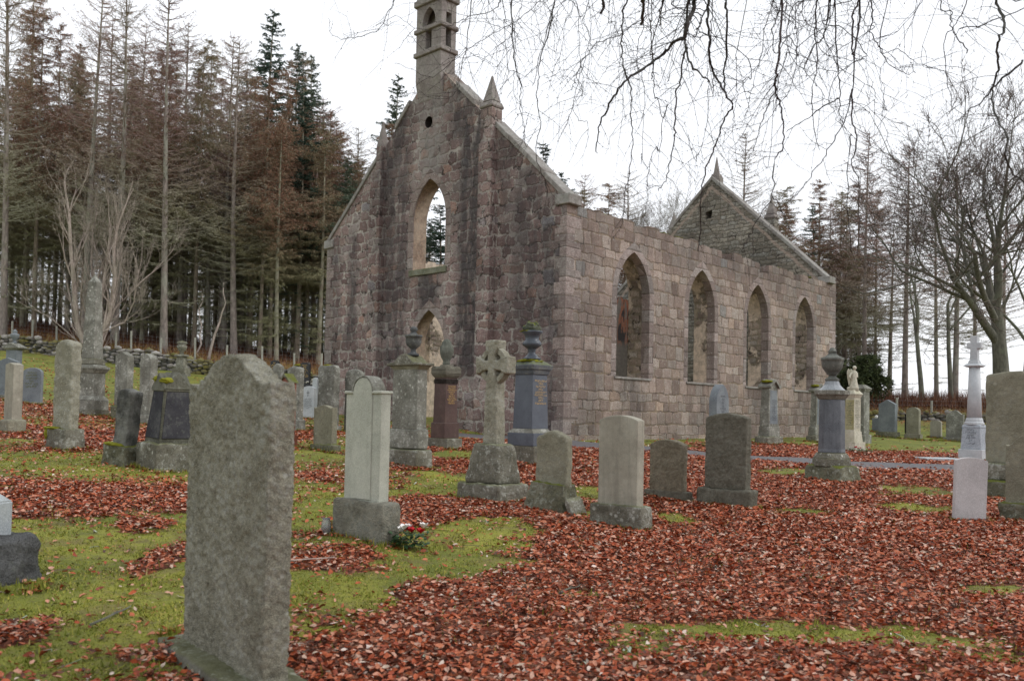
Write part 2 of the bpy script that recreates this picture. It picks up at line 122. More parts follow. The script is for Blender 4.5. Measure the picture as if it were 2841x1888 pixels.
class MB:
    def __init__(s): s.v = []; s.f = []; s.mi = []
    def add(s, vs, fs, m=0):
        n = len(s.v); s.v += [tuple(p) for p in vs]
        for f in fs: s.f.append([n + i for i in f]); s.mi.append(m)
    def box(s, x0, x1, y0, y1, z0, z1, m=0):
        s.frus(((x0 + x1) / 2, (y0 + y1) / 2), (x1 - x0, y1 - y0), (x1 - x0, y1 - y0), z0, z1, m)
    def frus(s, c, d0, d1, z0, z1, m=0, c1=None):
        c1 = c1 or c
        vs = [(cc[0] + sx * d[0] / 2, cc[1] + sy * d[1] / 2, z) for cc, d, z in ((c, d0, z0), (c1, d1, z1)) for sx, sy in ((-1, -1), (1, -1), (1, 1), (-1, 1))]
        s.add(vs, [(3, 2, 1, 0), (4, 5, 6, 7), (0, 1, 5, 4), (1, 2, 6, 5), (2, 3, 7, 6), (3, 0, 4, 7)], m)
    def prism(s, prof, y0, y1, m=0, axis='y'):
        """2-D outline (counter clockwise seen from -y) pushed through y0..y1"""
        n = len(prof)
        P = (lambda a, b, c: (a, c, b)) if axis == 'y' else (lambda a, b, c: (c, a, b))
        vs = [P(x, z, y0) for x, z in prof] + [P(x, z, y1) for x, z in prof]
        fs = [tuple(range(n)), tuple(range(2 * n - 1, n - 1, -1))]
        for i in range(n):
            j = (i + 1) % n; fs.append((j, i, i + n, j + n))
        s.add(vs, fs, m)
    def lathe(s, prof, c=(0, 0), seg=20, m=0):
        vs = []; fs = []
        for r, z in prof:
            for k in range(seg):
                a = 2 * PI * k / seg + PI / seg; vs.append((c[0] + r * math.cos(a), c[1] + r * math.sin(a), z))
        for i in range(len(prof) - 1):
            for k in range(seg):
                k2 = (k + 1) % seg; fs.append((i * seg + k, i * seg + k2, (i + 1) * seg + k2, (i + 1) * seg + k))
        fs.append(tuple(range(seg - 1, -1, -1))); fs.append(tuple((len(prof) - 1) * seg + k for k in range(seg)))
        s.add(vs, fs, m)
    def tube(s, pts, rad, seg=6, m=0, cap=True):
        pts = [Vector(p) for p in pts]; n = len(pts); vs = []; fs = []
        up = Vector((.3, .2, 1)).normalized()
        for i, p in enumerate(pts):
            t = (pts[min(i + 1, n - 1)] - pts[max(i - 1, 0)])
            t = t.normalized() if t.length > 1e-9 else Vector((0, 0, 1))
            a = t.cross(up if abs(t.dot(up)) < .97 else Vector((1, 0, 0))).normalized(); b = t.cross(a)
            r = rad[i] if isinstance(rad, (list, tuple)) else rad
            for k in range(seg):
                an = 2 * PI * k / seg; vs.append(p + (a * math.cos(an) + b * math.sin(an)) * r)
        for i in range(n - 1):
            for k in range(seg):
                k2 = (k + 1) % seg; fs.append((i * seg + k, (i + 1) * seg + k, (i + 1) * seg + k2, i * seg + k2))
        if cap: fs.append(tuple(range(seg))); fs.append(tuple((n - 1) * seg + k for k in range(seg - 1, -1, -1)))
        s.add(vs, fs, m)
    def blob(s, c, r, seed=0, sub=2, amp=.25, m=0, freq=2.):
        bm = bmesh.new(); bmesh.ops.create_icosphere(bm, subdivisions=sub, radius=1)
        r = r if isinstance(r, (tuple, list)) else (r, r, r)
        vs = []
        for v in bm.verts:
            d = 1 + amp * noise.noise(v.co * freq + Vector((seed * 3.1, seed * 1.7, seed)))
            vs.append((c[0] + v.co.x * r[0] * d, c[1] + v.co.y * r[1] * d, c[2] + v.co.z * r[2] * d))
        s.add(vs, [[v.index for v in f.verts] for f in bm.faces], m); bm.free()
    def mesh(s, name, mats, bevel=0, smooth=False, segs=1):
        me = bpy.data.meshes.new(name); me.from_pydata(s.v, [], s.f)
        for m in (mats if isinstance(mats, (list, tuple)) else [mats]): me.materials.append(m)
        me.polygons.foreach_set('material_index', s.mi)
        if bevel:
            bm = bmesh.new(); bm.from_mesh(me)
            es = [e for e in bm.edges if len(e.link_faces) == 2 and e.calc_face_angle(0) > .5]
            bmesh.ops.bevel(bm, geom=es, offset=bevel, segments=segs, affect='EDGES', profile=.6)
            bm.to_mesh(me); bm.free()
        if smooth: me.polygons.foreach_set('use_smooth', [True] * len(me.polygons))
        me.update(); return me
    def build(s, name, mats, parent=None, bevel=0, smooth=False, segs=1, label=None):
        o = link(name, s.mesh(name, mats, bevel, smooth, segs), parent)
        if label: o['label'] = label
        return o
def roughen(o, vox=.03, amp=.012, freq=6., seed=0, big=.0):
    """weathered, uneven stone: voxel remesh and noise displacement"""
    m = o.modifiers.new('r', 'REMESH'); m.mode = 'VOXEL'; m.voxel_size = vox; m.use_smooth_shade = True
    dg = bpy.context.evaluated_depsgraph_get()
    me = bpy.data.meshes.new_from_object(o.evaluated_get(dg)); o.modifiers.clear()
    mats = [x for x in o.data.materials]; old = o.data
    n = len(me.vertices); nor = np.empty(n * 3, np.float32); me.vertices.foreach_get('normal', nor); nor = nor.reshape(-1, 3)
    co = np.empty(n * 3, np.float32); me.vertices.foreach_get('co', co); co = co.reshape(-1, 3)
    off = Vector((seed * 7.3, seed * 3.1, seed * 1.9))
    d = np.array([noise.fractal(Vector(p) * freq + off, .7, 2.1, 4) * amp + (noise.noise(Vector(p) * freq * .3 + off) * big) for p in co.tolist()], np.float32)
    co = co + nor * d[:, None]
    me.vertices.foreach_set('co', co.ravel()); me.polygons.foreach_set('use_smooth', np.ones(len(me.polygons), bool)); me.update()
    if not len(me.materials):
        for x in mats: me.materials.append(x)
    o.data = me; bpy.data.meshes.remove(old)
    return o
# ------------------------------------------------------------------ material helpers
class NG:
    def __init__(s, name):
        s.m = bpy.data.materials.new(name); s.m.use_nodes = True; s.t = s.m.node_tree; s.t.nodes.clear()
        s.out = s.t.nodes.new('ShaderNodeOutputMaterial'); s.b = s.t.nodes.new('ShaderNodeBsdfPrincipled')
        s.t.links.new(s.b.outputs[0], s.out.inputs[0]); s._c = None
    def set(s, sock, v):
        if isinstance(v, bpy.types.NodeSocket): s.t.links.new(v, sock)
        elif isinstance(v, (tuple, list)) and sock.type == 'RGBA' and len(v) == 3: sock.default_value = (*v, 1)
        else: sock.default_value = v
    def n(s, typ, ins=None, **pr):
        nd = s.t.nodes.new(typ)
        for k, v in pr.items(): setattr(nd, k, v)
        for k, v in (ins or {}).items(): s.set(nd.inputs[k], v)
        return nd
    def co(s, kind='Object'): return s.n('ShaderNodeTexCoord').outputs[kind]
    def math(s, op, a, b=0., c=None, clamp=False):
        nd = s.n('ShaderNodeMath', operation=op, use_clamp=clamp); s.set(nd.inputs[0], a); s.set(nd.inputs[1], b)
        if c is not None: s.set(nd.inputs[2], c)
        return nd.outputs[0]
    def noise(s, v, scale, det=4, rough=.6, dist=0, out=0, dim='3D', w=None):
        nd = s.n('ShaderNodeTexNoise', noise_dimensions=dim)
        if dim == '1D': s.set(nd.inputs['W'], w)
        else: s.set(nd.inputs['Vector'], v)
        s.set(nd.inputs['Scale'], scale); nd.inputs['Detail'].default_value = det; nd.inputs['Roughness'].default_value = rough
        nd.inputs['Distortion'].default_value = dist
        return nd.outputs[out]
    def ramp(s, v, stops, interp='LINEAR'):
        nd = s.n('ShaderNodeValToRGB'); r = nd.color_ramp; r.interpolation = interp; s.set(nd.inputs[0], v)
        while len(r.elements) < len(stops): r.elements.new(.5)
        for e, (p, c) in zip(r.elements, stops):
            e.position = p; e.color = (c, c, c, 1) if not isinstance(c, (tuple, list)) else (*c[:3], 1)
        return nd.outputs[0]
    def mix(s, f, a, b, mode='MIX'):
        nd = s.n('ShaderNodeMix', data_type='RGBA', blend_type=mode); s.set(nd.inputs[0], f); s.set(nd.inputs[6], a); s.set(nd.inputs[7], b)
        return nd.outputs[2]
    def step(s, v, a, b):
        nd = s.n('ShaderNodeMapRange', interpolation_type='SMOOTHSTEP'); s.set(nd.inputs[0], v); s.set(nd.inputs[1], a); s.set(nd.inputs[2], b)
        return nd.outputs[0]
    def bump(s, h, dist, strength=1., prev=None):
        nd = s.n('ShaderNodeBump'); s.set(nd.inputs['Height'], h); nd.inputs['Distance'].default_value = dist; nd.inputs['Strength'].default_value = strength
        if prev is not None: s.set(nd.inputs['Normal'], prev)
        return nd.outputs[0]
    def sep(s, v):
        nd = s.n('ShaderNodeSeparateXYZ'); s.set(nd.inputs[0], v); return nd.outputs
    def comb(s, x, y, z):
        nd = s.n('ShaderNodeCombineXYZ'); s.set(nd.inputs[0], x); s.set(nd.inputs[1], y); s.set(nd.inputs[2], z); return nd.outputs[0]
    def done(s, col, rough=.85, nor=None, spec=.3, metal=0):
        s.set(s.b.inputs['Base Color'], col); s.set(s.b.inputs['Roughness'], rough)
        s.b.inputs['Specular IOR Level'].default_value = spec; s.b.inputs['Metallic'].default_value = metal
        if nor is not None: s.set(s.b.inputs['Normal'], nor)
        return s.m
def stone(name, c1, c2, lich=(.32, .34, .30), la=.35, pit=.5, scale=1., rough=.88, moss=0., dark=.35, grain=.0, bd=.006, streak=0.):
    g = NG(name); v = g.co(); oi = g.n('ShaderNodeObjectInfo').outputs['Random']
    off = g.n('ShaderNodeVectorMath', {0: v}, operation='ADD'); g.set(off.inputs[1], g.comb(g.math('MULTIPLY', oi, 37.), 0., g.math('MULTIPLY', oi, 11.))); v = off.outputs[0]
    a = g.noise(v, 3.2 * scale, 6, .65); b = g.noise(v, 22 * scale, 5, .7); big = g.noise(v, 1.1 * scale, 3, .5)
    col = g.mix(g.step(a, .35, .65), c1, c2)
    col = g.mix(g.math('MULTIPLY', g.step(b, .40, .66), dark), col, tuple(x * .33 for x in c1))
    col = g.mix(g.math('MULTIPLY', g.step(g.noise(v, 8 * scale, 6, .7), .48, .64), dark * .8), col, tuple(x * .5 for x in c1))
    col = g.mix(g.math('MULTIPLY', g.step(g.math('ADD', b, g.math('MULTIPLY', a, .6)), .82, .95), la), col, lich)
    vo = g.n('ShaderNodeTexVoronoi', {'Vector': v, 'Scale': 9 * scale}); 
    sp = g.math('MULTIPLY', g.step(vo.outputs['Distance'], .26, .12), g.step(g.noise(v, 2.1 * scale, 3), .5, .62))
    col = g.mix(g.math('MULTIPLY', sp, la), col, tuple(min(1, x * 1.35) for x in lich))
    if grain:
        gr = g.noise(v, 260, 2, .5); col = g.mix(g.math('MULTIPLY', g.step(gr, .45, .62), grain), col, tuple(min(1, x * 2.2 + .05) for x in c2))
    if streak:
        s3 = g.sep(v); st = g.noise(g.comb(g.math('MULTIPLY', s3[0], 14.), g.math('MULTIPLY', s3[1], 14.), g.math('MULTIPLY', s3[2], .8)), 1., 4, .6)
        col = g.mix(g.math('MULTIPLY', g.step(st, .5, .68), streak), col, tuple(x * .45 for x in c1))
    if moss:
        nz = g.sep(g.n('ShaderNodeNewGeometry').outputs['Normal'])[2]
        mk = g.math('MULTIPLY', g.step(g.math('ADD', nz, g.math('MULTIPLY', g.noise(v, 7, 4), .9)), 1.0, 1.35), moss)
        col = g.mix(mk, col, (.13, .15, .015))
    n1 = g.bump(g.noise(v, 15 * scale, 6, .72), bd * 4, pit); n2 = g.bump(g.noise(v, 60 * scale, 4, .7), bd * 1.2, pit, n1)
    return g.done(col, rough, n2, .25)
def plain(name, c, rough=.8, var=.25, scale=6, spec=.3, metal=0, bd=.002, isl=0.):
    g = NG(name); v = g.co(); a = g.noise(v, scale, 5, .6)
    col = g.mix(g.step(a, .3, .7), tuple(x * (1 - var) for x in c), tuple(min(1, x * (1 + var)) for x in c))
    if isl:
        r = g.n('ShaderNodeNewGeometry').outputs['Random Per Island']; col = g.mix(g.math('MULTIPLY', r, isl), col, tuple(x * .3 for x in c))
    return g.done(col, rough, g.bump(a, bd, .6), spec, metal)
def masonry(name, side, rub, stains=None, h=.3, wd=.42, mort=(.2, .165, .12), joint=.008, dist=.012, cols=None, dark=(.055, .05, .052), plast=None, patch=None):
    """coursed blocks of random width in church-local metres; stains lie where they lie on the wall"""
    g = NG(name); v = g.co(); s3 = g.sep(v)
    U = g.math('ADD', s3[0], s3[1]); Z = s3[2]
    dn = g.n('ShaderNodeSeparateColor', {0: g.noise(v, 2.6, 3, .6, out=1)}).outputs
    dn2 = g.n('ShaderNodeSeparateColor', {0: g.noise(v, 13, 2, .5, out=1)}).outputs
    U = g.math('ADD', U, g.math('ADD', g.math('MULTIPLY', g.math('SUBTRACT', dn[0], .5), dist * 6), g.math('MULTIPLY', g.math('SUBTRACT', dn2[0], .5), dist * 2)))
    Z = g.math('ADD', Z, g.math('ADD', g.math('MULTIPLY', g.math('SUBTRACT', dn[1], .5), dist * 6), g.math('MULTIPLY', g.math('SUBTRACT', dn2[1], .5), dist * 2)))
    zr = g.math('ADD', g.math('DIVIDE', Z, h), g.math('MULTIPLY', g.noise(v, 1.35, 0, .5, dim='1D', w=Z), 1.15))
    row = g.math('FLOOR', zr); fz = g.math('FRACT', zr)
    W = g.math('ADD', g.math('DIVIDE', U, wd), g.math('MULTIPLY', row, 17.37))
    ve = g.n('ShaderNodeTexVoronoi', {'W': W, 'Scale': 1., 'Randomness': .75}, voronoi_dimensions='1D', feature='DISTANCE_TO_EDGE').outputs['Distance']
    vc = g.n('ShaderNodeTexVoronoi', {'W': W, 'Scale': 1., 'Randomness': .75}, voronoi_dimensions='1D', feature='F1').outputs['Color']
    d = g.math('MINIMUM', g.math('MULTIPLY', ve, wd), g.math('MULTIPLY', g.math('MINIMUM', fz, g.math('SUBTRACT', 1., fz)), h))
    d = g.math('ADD', d, g.math('MULTIPLY', g.math('SUBTRACT', g.noise(v, 22, 4, .65), .5), joint * 2.4))
    if rub: d = g.math('SUBTRACT', d, g.math('MULTIPLY', g.step(g.noise(v, 2.2, 3, .6), .5, .75), joint * 1.6))
    r3 = g.n('ShaderNodeSeparateColor', {0: vc}).outputs
    col = g.ramp(r3[0], cols, 'LINEAR')
    hs = g.n('ShaderNodeHueSaturation', {'Color': col}); g.set(hs.inputs['Value'], g.math('ADD', .74, g.math('MULTIPLY', r3[1], .52))); col = hs.outputs[0]
    fine = g.noise(v, 34, 6, .75); mid = g.noise(v, 7, 6, .7)
    col = g.mix(g.math('MULTIPLY', g.step(fine, .42, .64), .72), col, tuple(x * .45 for x in cols[0][1]))
    col = g.mix(g.math('MULTIPLY', g.step(mid, .55, .36), .45), col, tuple(x * .62 for x in cols[1][1]))
    col = g.mix(g.math('MULTIPLY', g.step(mid, .50, .66), .45), col, (.44, .42, .385))
    ml = g.math('MULTIPLY', g.step(d, joint * 1.6, joint * .2), .85)
    mm = g.mix(g.step(g.noise(v, 1.7, 3), .4, .62), mort, tuple(x * (.55 if joint < .012 else 1.25) for x in mort))
    mm = g.mix(g.step(g.noise(v, 3.1, 4, .7), .52, .60), mm, (.035, .03, .025))
    col = g.mix(ml, col, mm)
    lgv = g.noise(v, .55, 5, .6); col = g.mix(g.step(lgv, .38, .62), g.mix(.34, col, (.0, .0, .0)) if rub else g.mix(.22, col, (0., 0., 0.)), col)
    lsp = g.n('ShaderNodeTexVoronoi', {'Vector': v, 'Scale': 7.}); 
    col = g.mix(g.math('MULTIPLY', g.step(lsp.outputs['Distance'], .16, .08), .7), col, (.42, .42, .39))
    if stains:
        tot = 0.
        for ax, c0, wdt, z0, z1, st in stains:
            x = s3[0] if ax == 'x' else s3[1]
            e = g.math('DIVIDE', g.math('SUBTRACT', g.math('ADD', x, g.math('MULTIPLY', g.math('SUBTRACT', dn[2], .5), .5)), c0), wdt)
            e = g.step(g.math('ABSOLUTE', e), 1., .25)
            zz = g.math('MULTIPLY', g.step(s3[2], z0 - .5, z0 + .4), g.step(s3[2], z1 + .8, z1 - .4))
            zn = g.noise(g.comb(g.math('MULTIPLY', s3[0], 3.), g.math('MULTIPLY', s3[1], 3.), g.math('MULTIPLY', s3[2], .9)), 1., 5, .7)
            tot = g.math('MAXIMUM', g.math('MULTIPLY', g.math('MULTIPLY', e, zz), g.math('MULTIPLY', st, g.step(zn, .28, .55))), tot)
        col = g.mix(tot, col, dark)
        pale = g.math('MULTIPLY', g.step(g.math('ABSOLUTE', g.math('SUBTRACT', g.math('ADD', s3[1], g.math('MULTIPLY', dn[2], .6)), 5.15)), .8, .3), g.math('MULTIPLY', g.step(s3[2], 6.2, 7.4), g.step(g.noise(v, 1.6, 4), .35, .55)))
        col = g.mix(g.math('MULTIPLY', pale, .6), col, (.30, .29, .27))
    hgt = g.step(d, joint * .3, joint * .3 + (.035 if joint < .02 else .05))
    hh = g.math('ADD', hgt, g.math('MULTIPLY', mid, .6))
    if plast:
        pc, amt, z0 = plast
        pm = g.step(g.math('ADD', g.noise(v, .75, 6, .62), g.math('MULTIPLY', g.step(s3[2], z0 + 1.5, z0), .1)), amt, amt + .03)
        pcol = g.mix(g.step(mid, .35, .65), pc, tuple(x * .62 for x in pc))
        soot = g.math('MULTIPLY', g.step(s3[0], 12.4, 13.6), g.step(s3[1], 7.5, 8.3)); ns = g.noise(g.comb(g.math('MULTIPLY', s3[0], 4.), g.math('MULTIPLY', s3[1], 4.), g.math('MULTIPLY', s3[2], 1.2)), 1., 3, .5)
        pcol = g.mix(g.math('MULTIPLY', soot, .75), pcol, (.12, .115, .11))
        pcol = g.mix(g.math('MULTIPLY', soot, g.math('MULTIPLY', g.step(s3[2], 3.4, 3.8), g.math('MULTIPLY', g.step(ns, .44, .48), .8))), pcol, g.mix(g.step(ns, .53, .56), (.40, .155, .085), (.03, .03, .035)))
        pm = g.math('MAXIMUM', pm, g.math('MULTIPLY', soot, .8))
        col = g.mix(pm, col, pcol); hh = g.mix(pm, hh, (1.6, 1.6, 1.6))
    if patch:
        sk = g.math('SUBTRACT', g.math('ADD', 5.58, g.math('MULTIPLY', g.math('MINIMUM', s3[1], g.math('SUBTRACT', 9.38, s3[1])), .94)), s3[2])
        sk = g.math('ADD', sk, g.math('MULTIPLY', g.math('SUBTRACT', g.noise(v, 3, 4), .5), .35))
        ed = g.math('MULTIPLY', g.step(sk, .22, .3), g.step(sk, .46, .38))
        col = g.mix(g.math('MULTIPLY', ed, .75), col, (.36, .29, .24))
        ob = g.math('MULTIPLY', g.step(g.math('ABSOLUTE', g.math('SUBTRACT', g.math('ADD', s3[1], g.math('MULTIPLY', dn[0], 1.2)), 8.9)), 1.3, .9), g.step(g.math('ABSOLUTE', g.math('SUBTRACT', s3[2], 4.5)), 1., .7))
        st2 = g.noise(g.comb(g.math('MULTIPLY', s3[0], 5.), g.math('MULTIPLY', s3[1], 5.), g.math('MULTIPLY', s3[2], 1.4)), 1., 3, .5)
        col = g.mix(g.math('MULTIPLY', ob, g.step(st2, .40, .43)), col, g.mix(g.step(st2, .5, .52), (.34, .1, .04), (.02, .02, .028)))
    nb = g.bump(hh, .02 if joint < .02 else .03, .8)
    nb = g.bump(g.math('ADD', fine, mid), .022, 1., nb); 
    return g.done(col, .9, nb, .22)
# ------------------------------------------------------------------ ground, path
def ground_mat():
    g = NG('ground'); v = g.co(); cv = g.n('ShaderNodeAttribute', attribute_name='cover').outputs['Fac']
    lawn = g.n('ShaderNodeAttribute', attribute_name='rough').outputs['Fac']
    a = g.noise(v, 1.3, 5, .6); b = g.noise(v, 14, 5, .7); c = g.noise(v, 70, 4, .7)
    moss = g.mix(g.step(a, .35, .65), (.125, .15, .02), (.27, .27, .038))
    moss = g.mix(g.math('MULTIPLY', g.step(b, .48, .7), .7), moss, (.11, .10, .04))
    moss = g.mix(g.math('MULTIPLY', g.step(c, .5, .75), .6), moss, (.34, .32, .10))
    moss = g.mix(g.math('MULTIPLY', g.step(g.noise(v, 2.8, 6, .75), .49, .62), .65), moss, (.155, .12, .05))
    moss = g.mix(g.math('MULTIPLY', g.step(g.noise(v, 38, 5, .75), .56, .66), .75), moss, (.045, .045, .012))
    yy = g.sep(v)[1]; moss = g.mix(g.math('MULTIPLY', g.step(yy, 11., 22.), .6), moss, g.mix(g.step(a, .35, .65), (.09, .125, .022), (.17, .185, .035)))
    vo = g.n('ShaderNodeTexVoronoi', {'Vector': g.mix(.12, v, g.noise(v, 9, 3, .6, out=1)), 'Scale': 21.})
    r = g.n('ShaderNodeSeparateColor', {0: vo.outputs['Color']}).outputs
    lf = g.ramp(r[0], [(0, (.08, .022, .010)), (.35, (.24, .055, .018)), (.7, (.38, .105, .04)), (1, (.56, .30, .2))])
    lf = g.mix(g.math('MULTIPLY', g.step(vo.outputs['Distance'], .25, .55), .6), lf, (.03, .012, .008))
    k = g.step(g.math('ADD', cv, g.math('MULTIPLY', g.math('SUBTRACT', r[1], .5), .5)), .42, .55)
    col = g.mix(k, moss, lf)
    br = g.mix(g.step(b, .4, .6), (.20, .11, .05), (.09, .05, .03))
    col = g.mix(lawn, col, br)
    h = g.math('ADD', g.math('MULTIPLY', b, .8), g.math('MULTIPLY', g.math('MULTIPLY', r[2], k), .8))
    nb = g.bump(h, .03, .9); nb = g.bump(c, .012, .9, nb)
    return g.done(col, .8, nb, .25)
def make_ground():
    N = 460; s = np.linspace(-1, 1, N); A, B = 3.6, math.log(2 * 1600 / 3.6)
    xs = A * np.sinh(s * B) ; ys = A * np.sinh(s * B) + 6
    X, Y = np.meshgrid(xs, ys)
    Z = gN(X, Y); Z = np.where(np.hypot(X, Y) > 45, np.maximum(Z, -28), Z)
    Z = Z + fsin(X, Y, 9, 8, 4) * .008 * (np.abs(X) < 20)
    co = np.stack([X, Y, Z], -1).reshape(-1, 3)
    i = np.arange(N - 1); I, J = np.meshgrid(i, i); a = (J * N + I).ravel()
    f = np.stack([a, a + 1, a + N + 1, a + N], 1)
    me = fast_mesh('ground', co, f, ground_mat(), True)
    cv = cover(X, Y).ravel().astype(np.float32)
    at = me.attributes.new('cover', 'FLOAT', 'POINT'); at.data.foreach_set('value', cv)
    rg = (sm((Y - wallY(X)) / .6)).ravel().astype(np.float32)
    at = me.attributes.new('rough', 'FLOAT', 'POINT'); at.data.foreach_set('value', rg)
    o = link('ground', me); tag(o, kind='structure')
make_ground()
def make_path():
    T, Bm = PATH; n = len(T)
    T = [(-1.4, 20.6)] + [tuple(p) for p in T]; Bm = [(-1.7, 19.5)] + [tuple(p) for p in Bm]
    T = T + [(16, 17.2), (24, 20)]; Bm = Bm + [(16, 15.6), (24, 18.2)]
    vs = []; fs = []; sub = 10; M = 8
    for i in range(len(T) - 1):
        for k in range(sub):
            t = k / sub
            for m in range(M + 1):
                q = m / M
                a = [T[i][c] * (1 - t) + T[i + 1][c] * t for c in (0, 1)]; b = [Bm[i][c] * (1 - t) + Bm[i + 1][c] * t for c in (0, 1)]
                x = a[0] * (1 - q) + b[0] * q; y = a[1] * (1 - q) + b[1] * q
                vs.append((x, y, g1(x, y) + (.03 if 0 < m < M else -.03)))
    R = len(vs) // (M + 1)
    for r in range(R - 1):
        for m in range(M):
            a = r * (M + 1) + m; fs.append((a, a + M + 1, a + M + 2, a + 1))
    me = bpy.data.meshes.new('path'); me.from_pydata(vs, [], fs); me.materials.append(plain('asphalt', (.105, .10, .105), .65, .3, 30, .4))
    me.polygons.foreach_set('use_smooth', [True] * len(me.polygons))
    tag(link('path', me), kind='structure')
make_path()
def leaf_mat():
    g = NG('beech_leaf'); r = g.n('ShaderNodeNewGeometry').outputs['Random Per Island']
    col = g.ramp(r, [(0, (.065, .027, .015)), (.12, (.14, .038, .016)), (.30, (.29, .048, .015)), (.53, (.43, .098, .033)), (.74, (.49, .17, .085)), (.89, (.58, .33, .24)), (.98, (.5, .4, .31)), (1, (.75, .62, .55))])  # pale pink end puts the wet sheen of the sky into leaf colour
    v = g.co(); col = g.mix(g.math('MULTIPLY', g.step(g.noise(v, 60, 3), .45, .65), .25), col, (.06, .02, .012))
    return g.done(col, .5, None, .25)
def place(n, ylo, yhi, half):
    Y = nrg.uniform(ylo, yhi, n); X = nrg.uniform(-1, 1, n) * (half[0] + half[1] * Y); return X, Y
def on_path(X, Y):
    t = np.array(PATH[0]); b = np.array(PATH[1])
    return (X > t[0, 0]) & (X < 14) & (Y < np.interp(X, t[:, 0], t[:, 1]) - .05) & (Y > np.interp(X, b[:, 0], b[:, 1]) + .05)
def in_church(X, Y):
    dx = X - 1.19; dy = Y - 19.9; c, s = math.cos(0.827971), math.sin(0.827971)
    u = dx * s_u[0] + dy * s_u[1]; v = dx * s_v[0] + dy * s_v[1]
    return (u > 0) & (u < 15.6) & (v > 0) & (v < 9.4)
s_u = (math.sin(math.pi / 2 - 0.827971 + 0) if False else math.cos(math.radians(47.44)), math.sin(math.radians(47.44)))
s_v = (-s_u[1], s_u[0])
LEAFM = leaf_mat()
def scatter_leaves():
    out = []; sz = []
    for (n, a, b, size) in ((125000, .8, 7, .038), (170000, 7, 13, .044), (120000, 13, 22, .058), (34000, 22, 42, .08)):
        X, Y = place(n, a, b, (1.2, .68)); c = cover(X, Y)
        keep = (nrg.random(n) < np.clip((c - .03) * 1.15, .045, 1)) & ~in_church(X, Y) & (~on_path(X, Y) | (nrg.random(n) < .04))
        # weight towards the nearer rows so that the density per square metre stays even
        out.append(np.stack([X, Y], 1)[keep]); sz.append(np.full(keep.sum(), size))
    for c, th, t in MON.values():      # drifts against the foot of every stone
        k = int(150 * (1 + t[0][0])); hw, ht = t[0][0] / 2, max(.1, t[0][1]) / 2; s_ = nrg.uniform(0, 1, k); e = np.abs(nrg.normal(0, .07, k)); sx = nrg.uniform(-1, 1, k); sd_ = nrg.integers(0, 4, k)
        x = np.where(sd_ < 2, sx * (hw + .03), np.where(sd_ == 2, 1, -1) * (hw + e)); y = np.where(sd_ < 2, np.where(sd_ == 0, 1, -1) * (ht + e), sx * (ht + .03))
        X = c[0] + x * math.cos(th) - y * math.sin(th); Y = c[1] + x * math.sin(th) + y * math.cos(th)
        q = nrg.random(k) < .25 + .75 * cover(X, Y); out.append(np.stack([X, Y], 1)[q]); sz.append(np.full(q.sum(), .045 + .0014 * c[1]))
    P = np.concatenate(out); S = np.concatenate(sz) * nrg.uniform(.5, 1.45, len(P)); n = len(P)
    Z = gN(P[:, 0], P[:, 1]) + .008 + nrg.random(n) ** 1.5 * .035 * cover(P[:, 0], P[:, 1])
    yaw = nrg.uniform(0, 2 * PI, n); tl = nrg.normal(0, .3, n); ro = nrg.normal(0, .42, n); cup = nrg.uniform(-.2, .5, n)
    base = np.array([(0, 0), (.30, .22), (.34, -.24), (.7, .20), (.66, -.17), (1, .02), (.5, 0)])
    co = np.zeros((n, 7, 3)); 
    lx = (base[:, 0] - .5)[None] * S[:, None]; ly = base[:, 1][None] * S[:, None] * 1.1
    lz = np.abs(base[:, 1])[None] * cup[:, None] * 2.2 * S[:, None] + ((base[:, 0] - .5)[None] ** 2) * S[:, None] * nrg.uniform(-.5, .6, n)[:, None]
    # tilt about y then roll about x then yaw
    x1 = lx * np.cos(tl)[:, None] + lz * np.sin(tl)[:, None]; z1 = -lx * np.sin(tl)[:, None] + lz * np.cos(tl)[:, None]
    y2 = ly * np.cos(ro)[:, None] - z1 * np.sin(ro)[:, None]; z2 = ly * np.sin(ro)[:, None] + z1 * np.cos(ro)[:, None]
    co[:, :, 0] = x1 * np.cos(yaw)[:, None] - y2 * np.sin(yaw)[:, None] + P[:, 0:1]
    co[:, :, 1] = x1 * np.sin(yaw)[:, None] + y2 * np.cos(yaw)[:, None] + P[:, 1:2]
    co[:, :, 2] = z2 + Z[:, None] + .006
    tri = np.array([(0, 2, 6), (2, 4, 6), (4, 5, 6), (5, 3, 6), (3, 1, 6), (1, 0, 6)])
    f = (np.arange(n)[:, None, None] * 7 + tri[None]).reshape(-1, 3)
    o = link('fallen_leaves', fast_mesh('fallen_leaves', co.reshape(-1, 3), f, LEAFM))
    tag(o, 'russet fallen beech leaves lying thick over the moss between the stones', 'leaves', kind='stuff')
scatter_leaves()
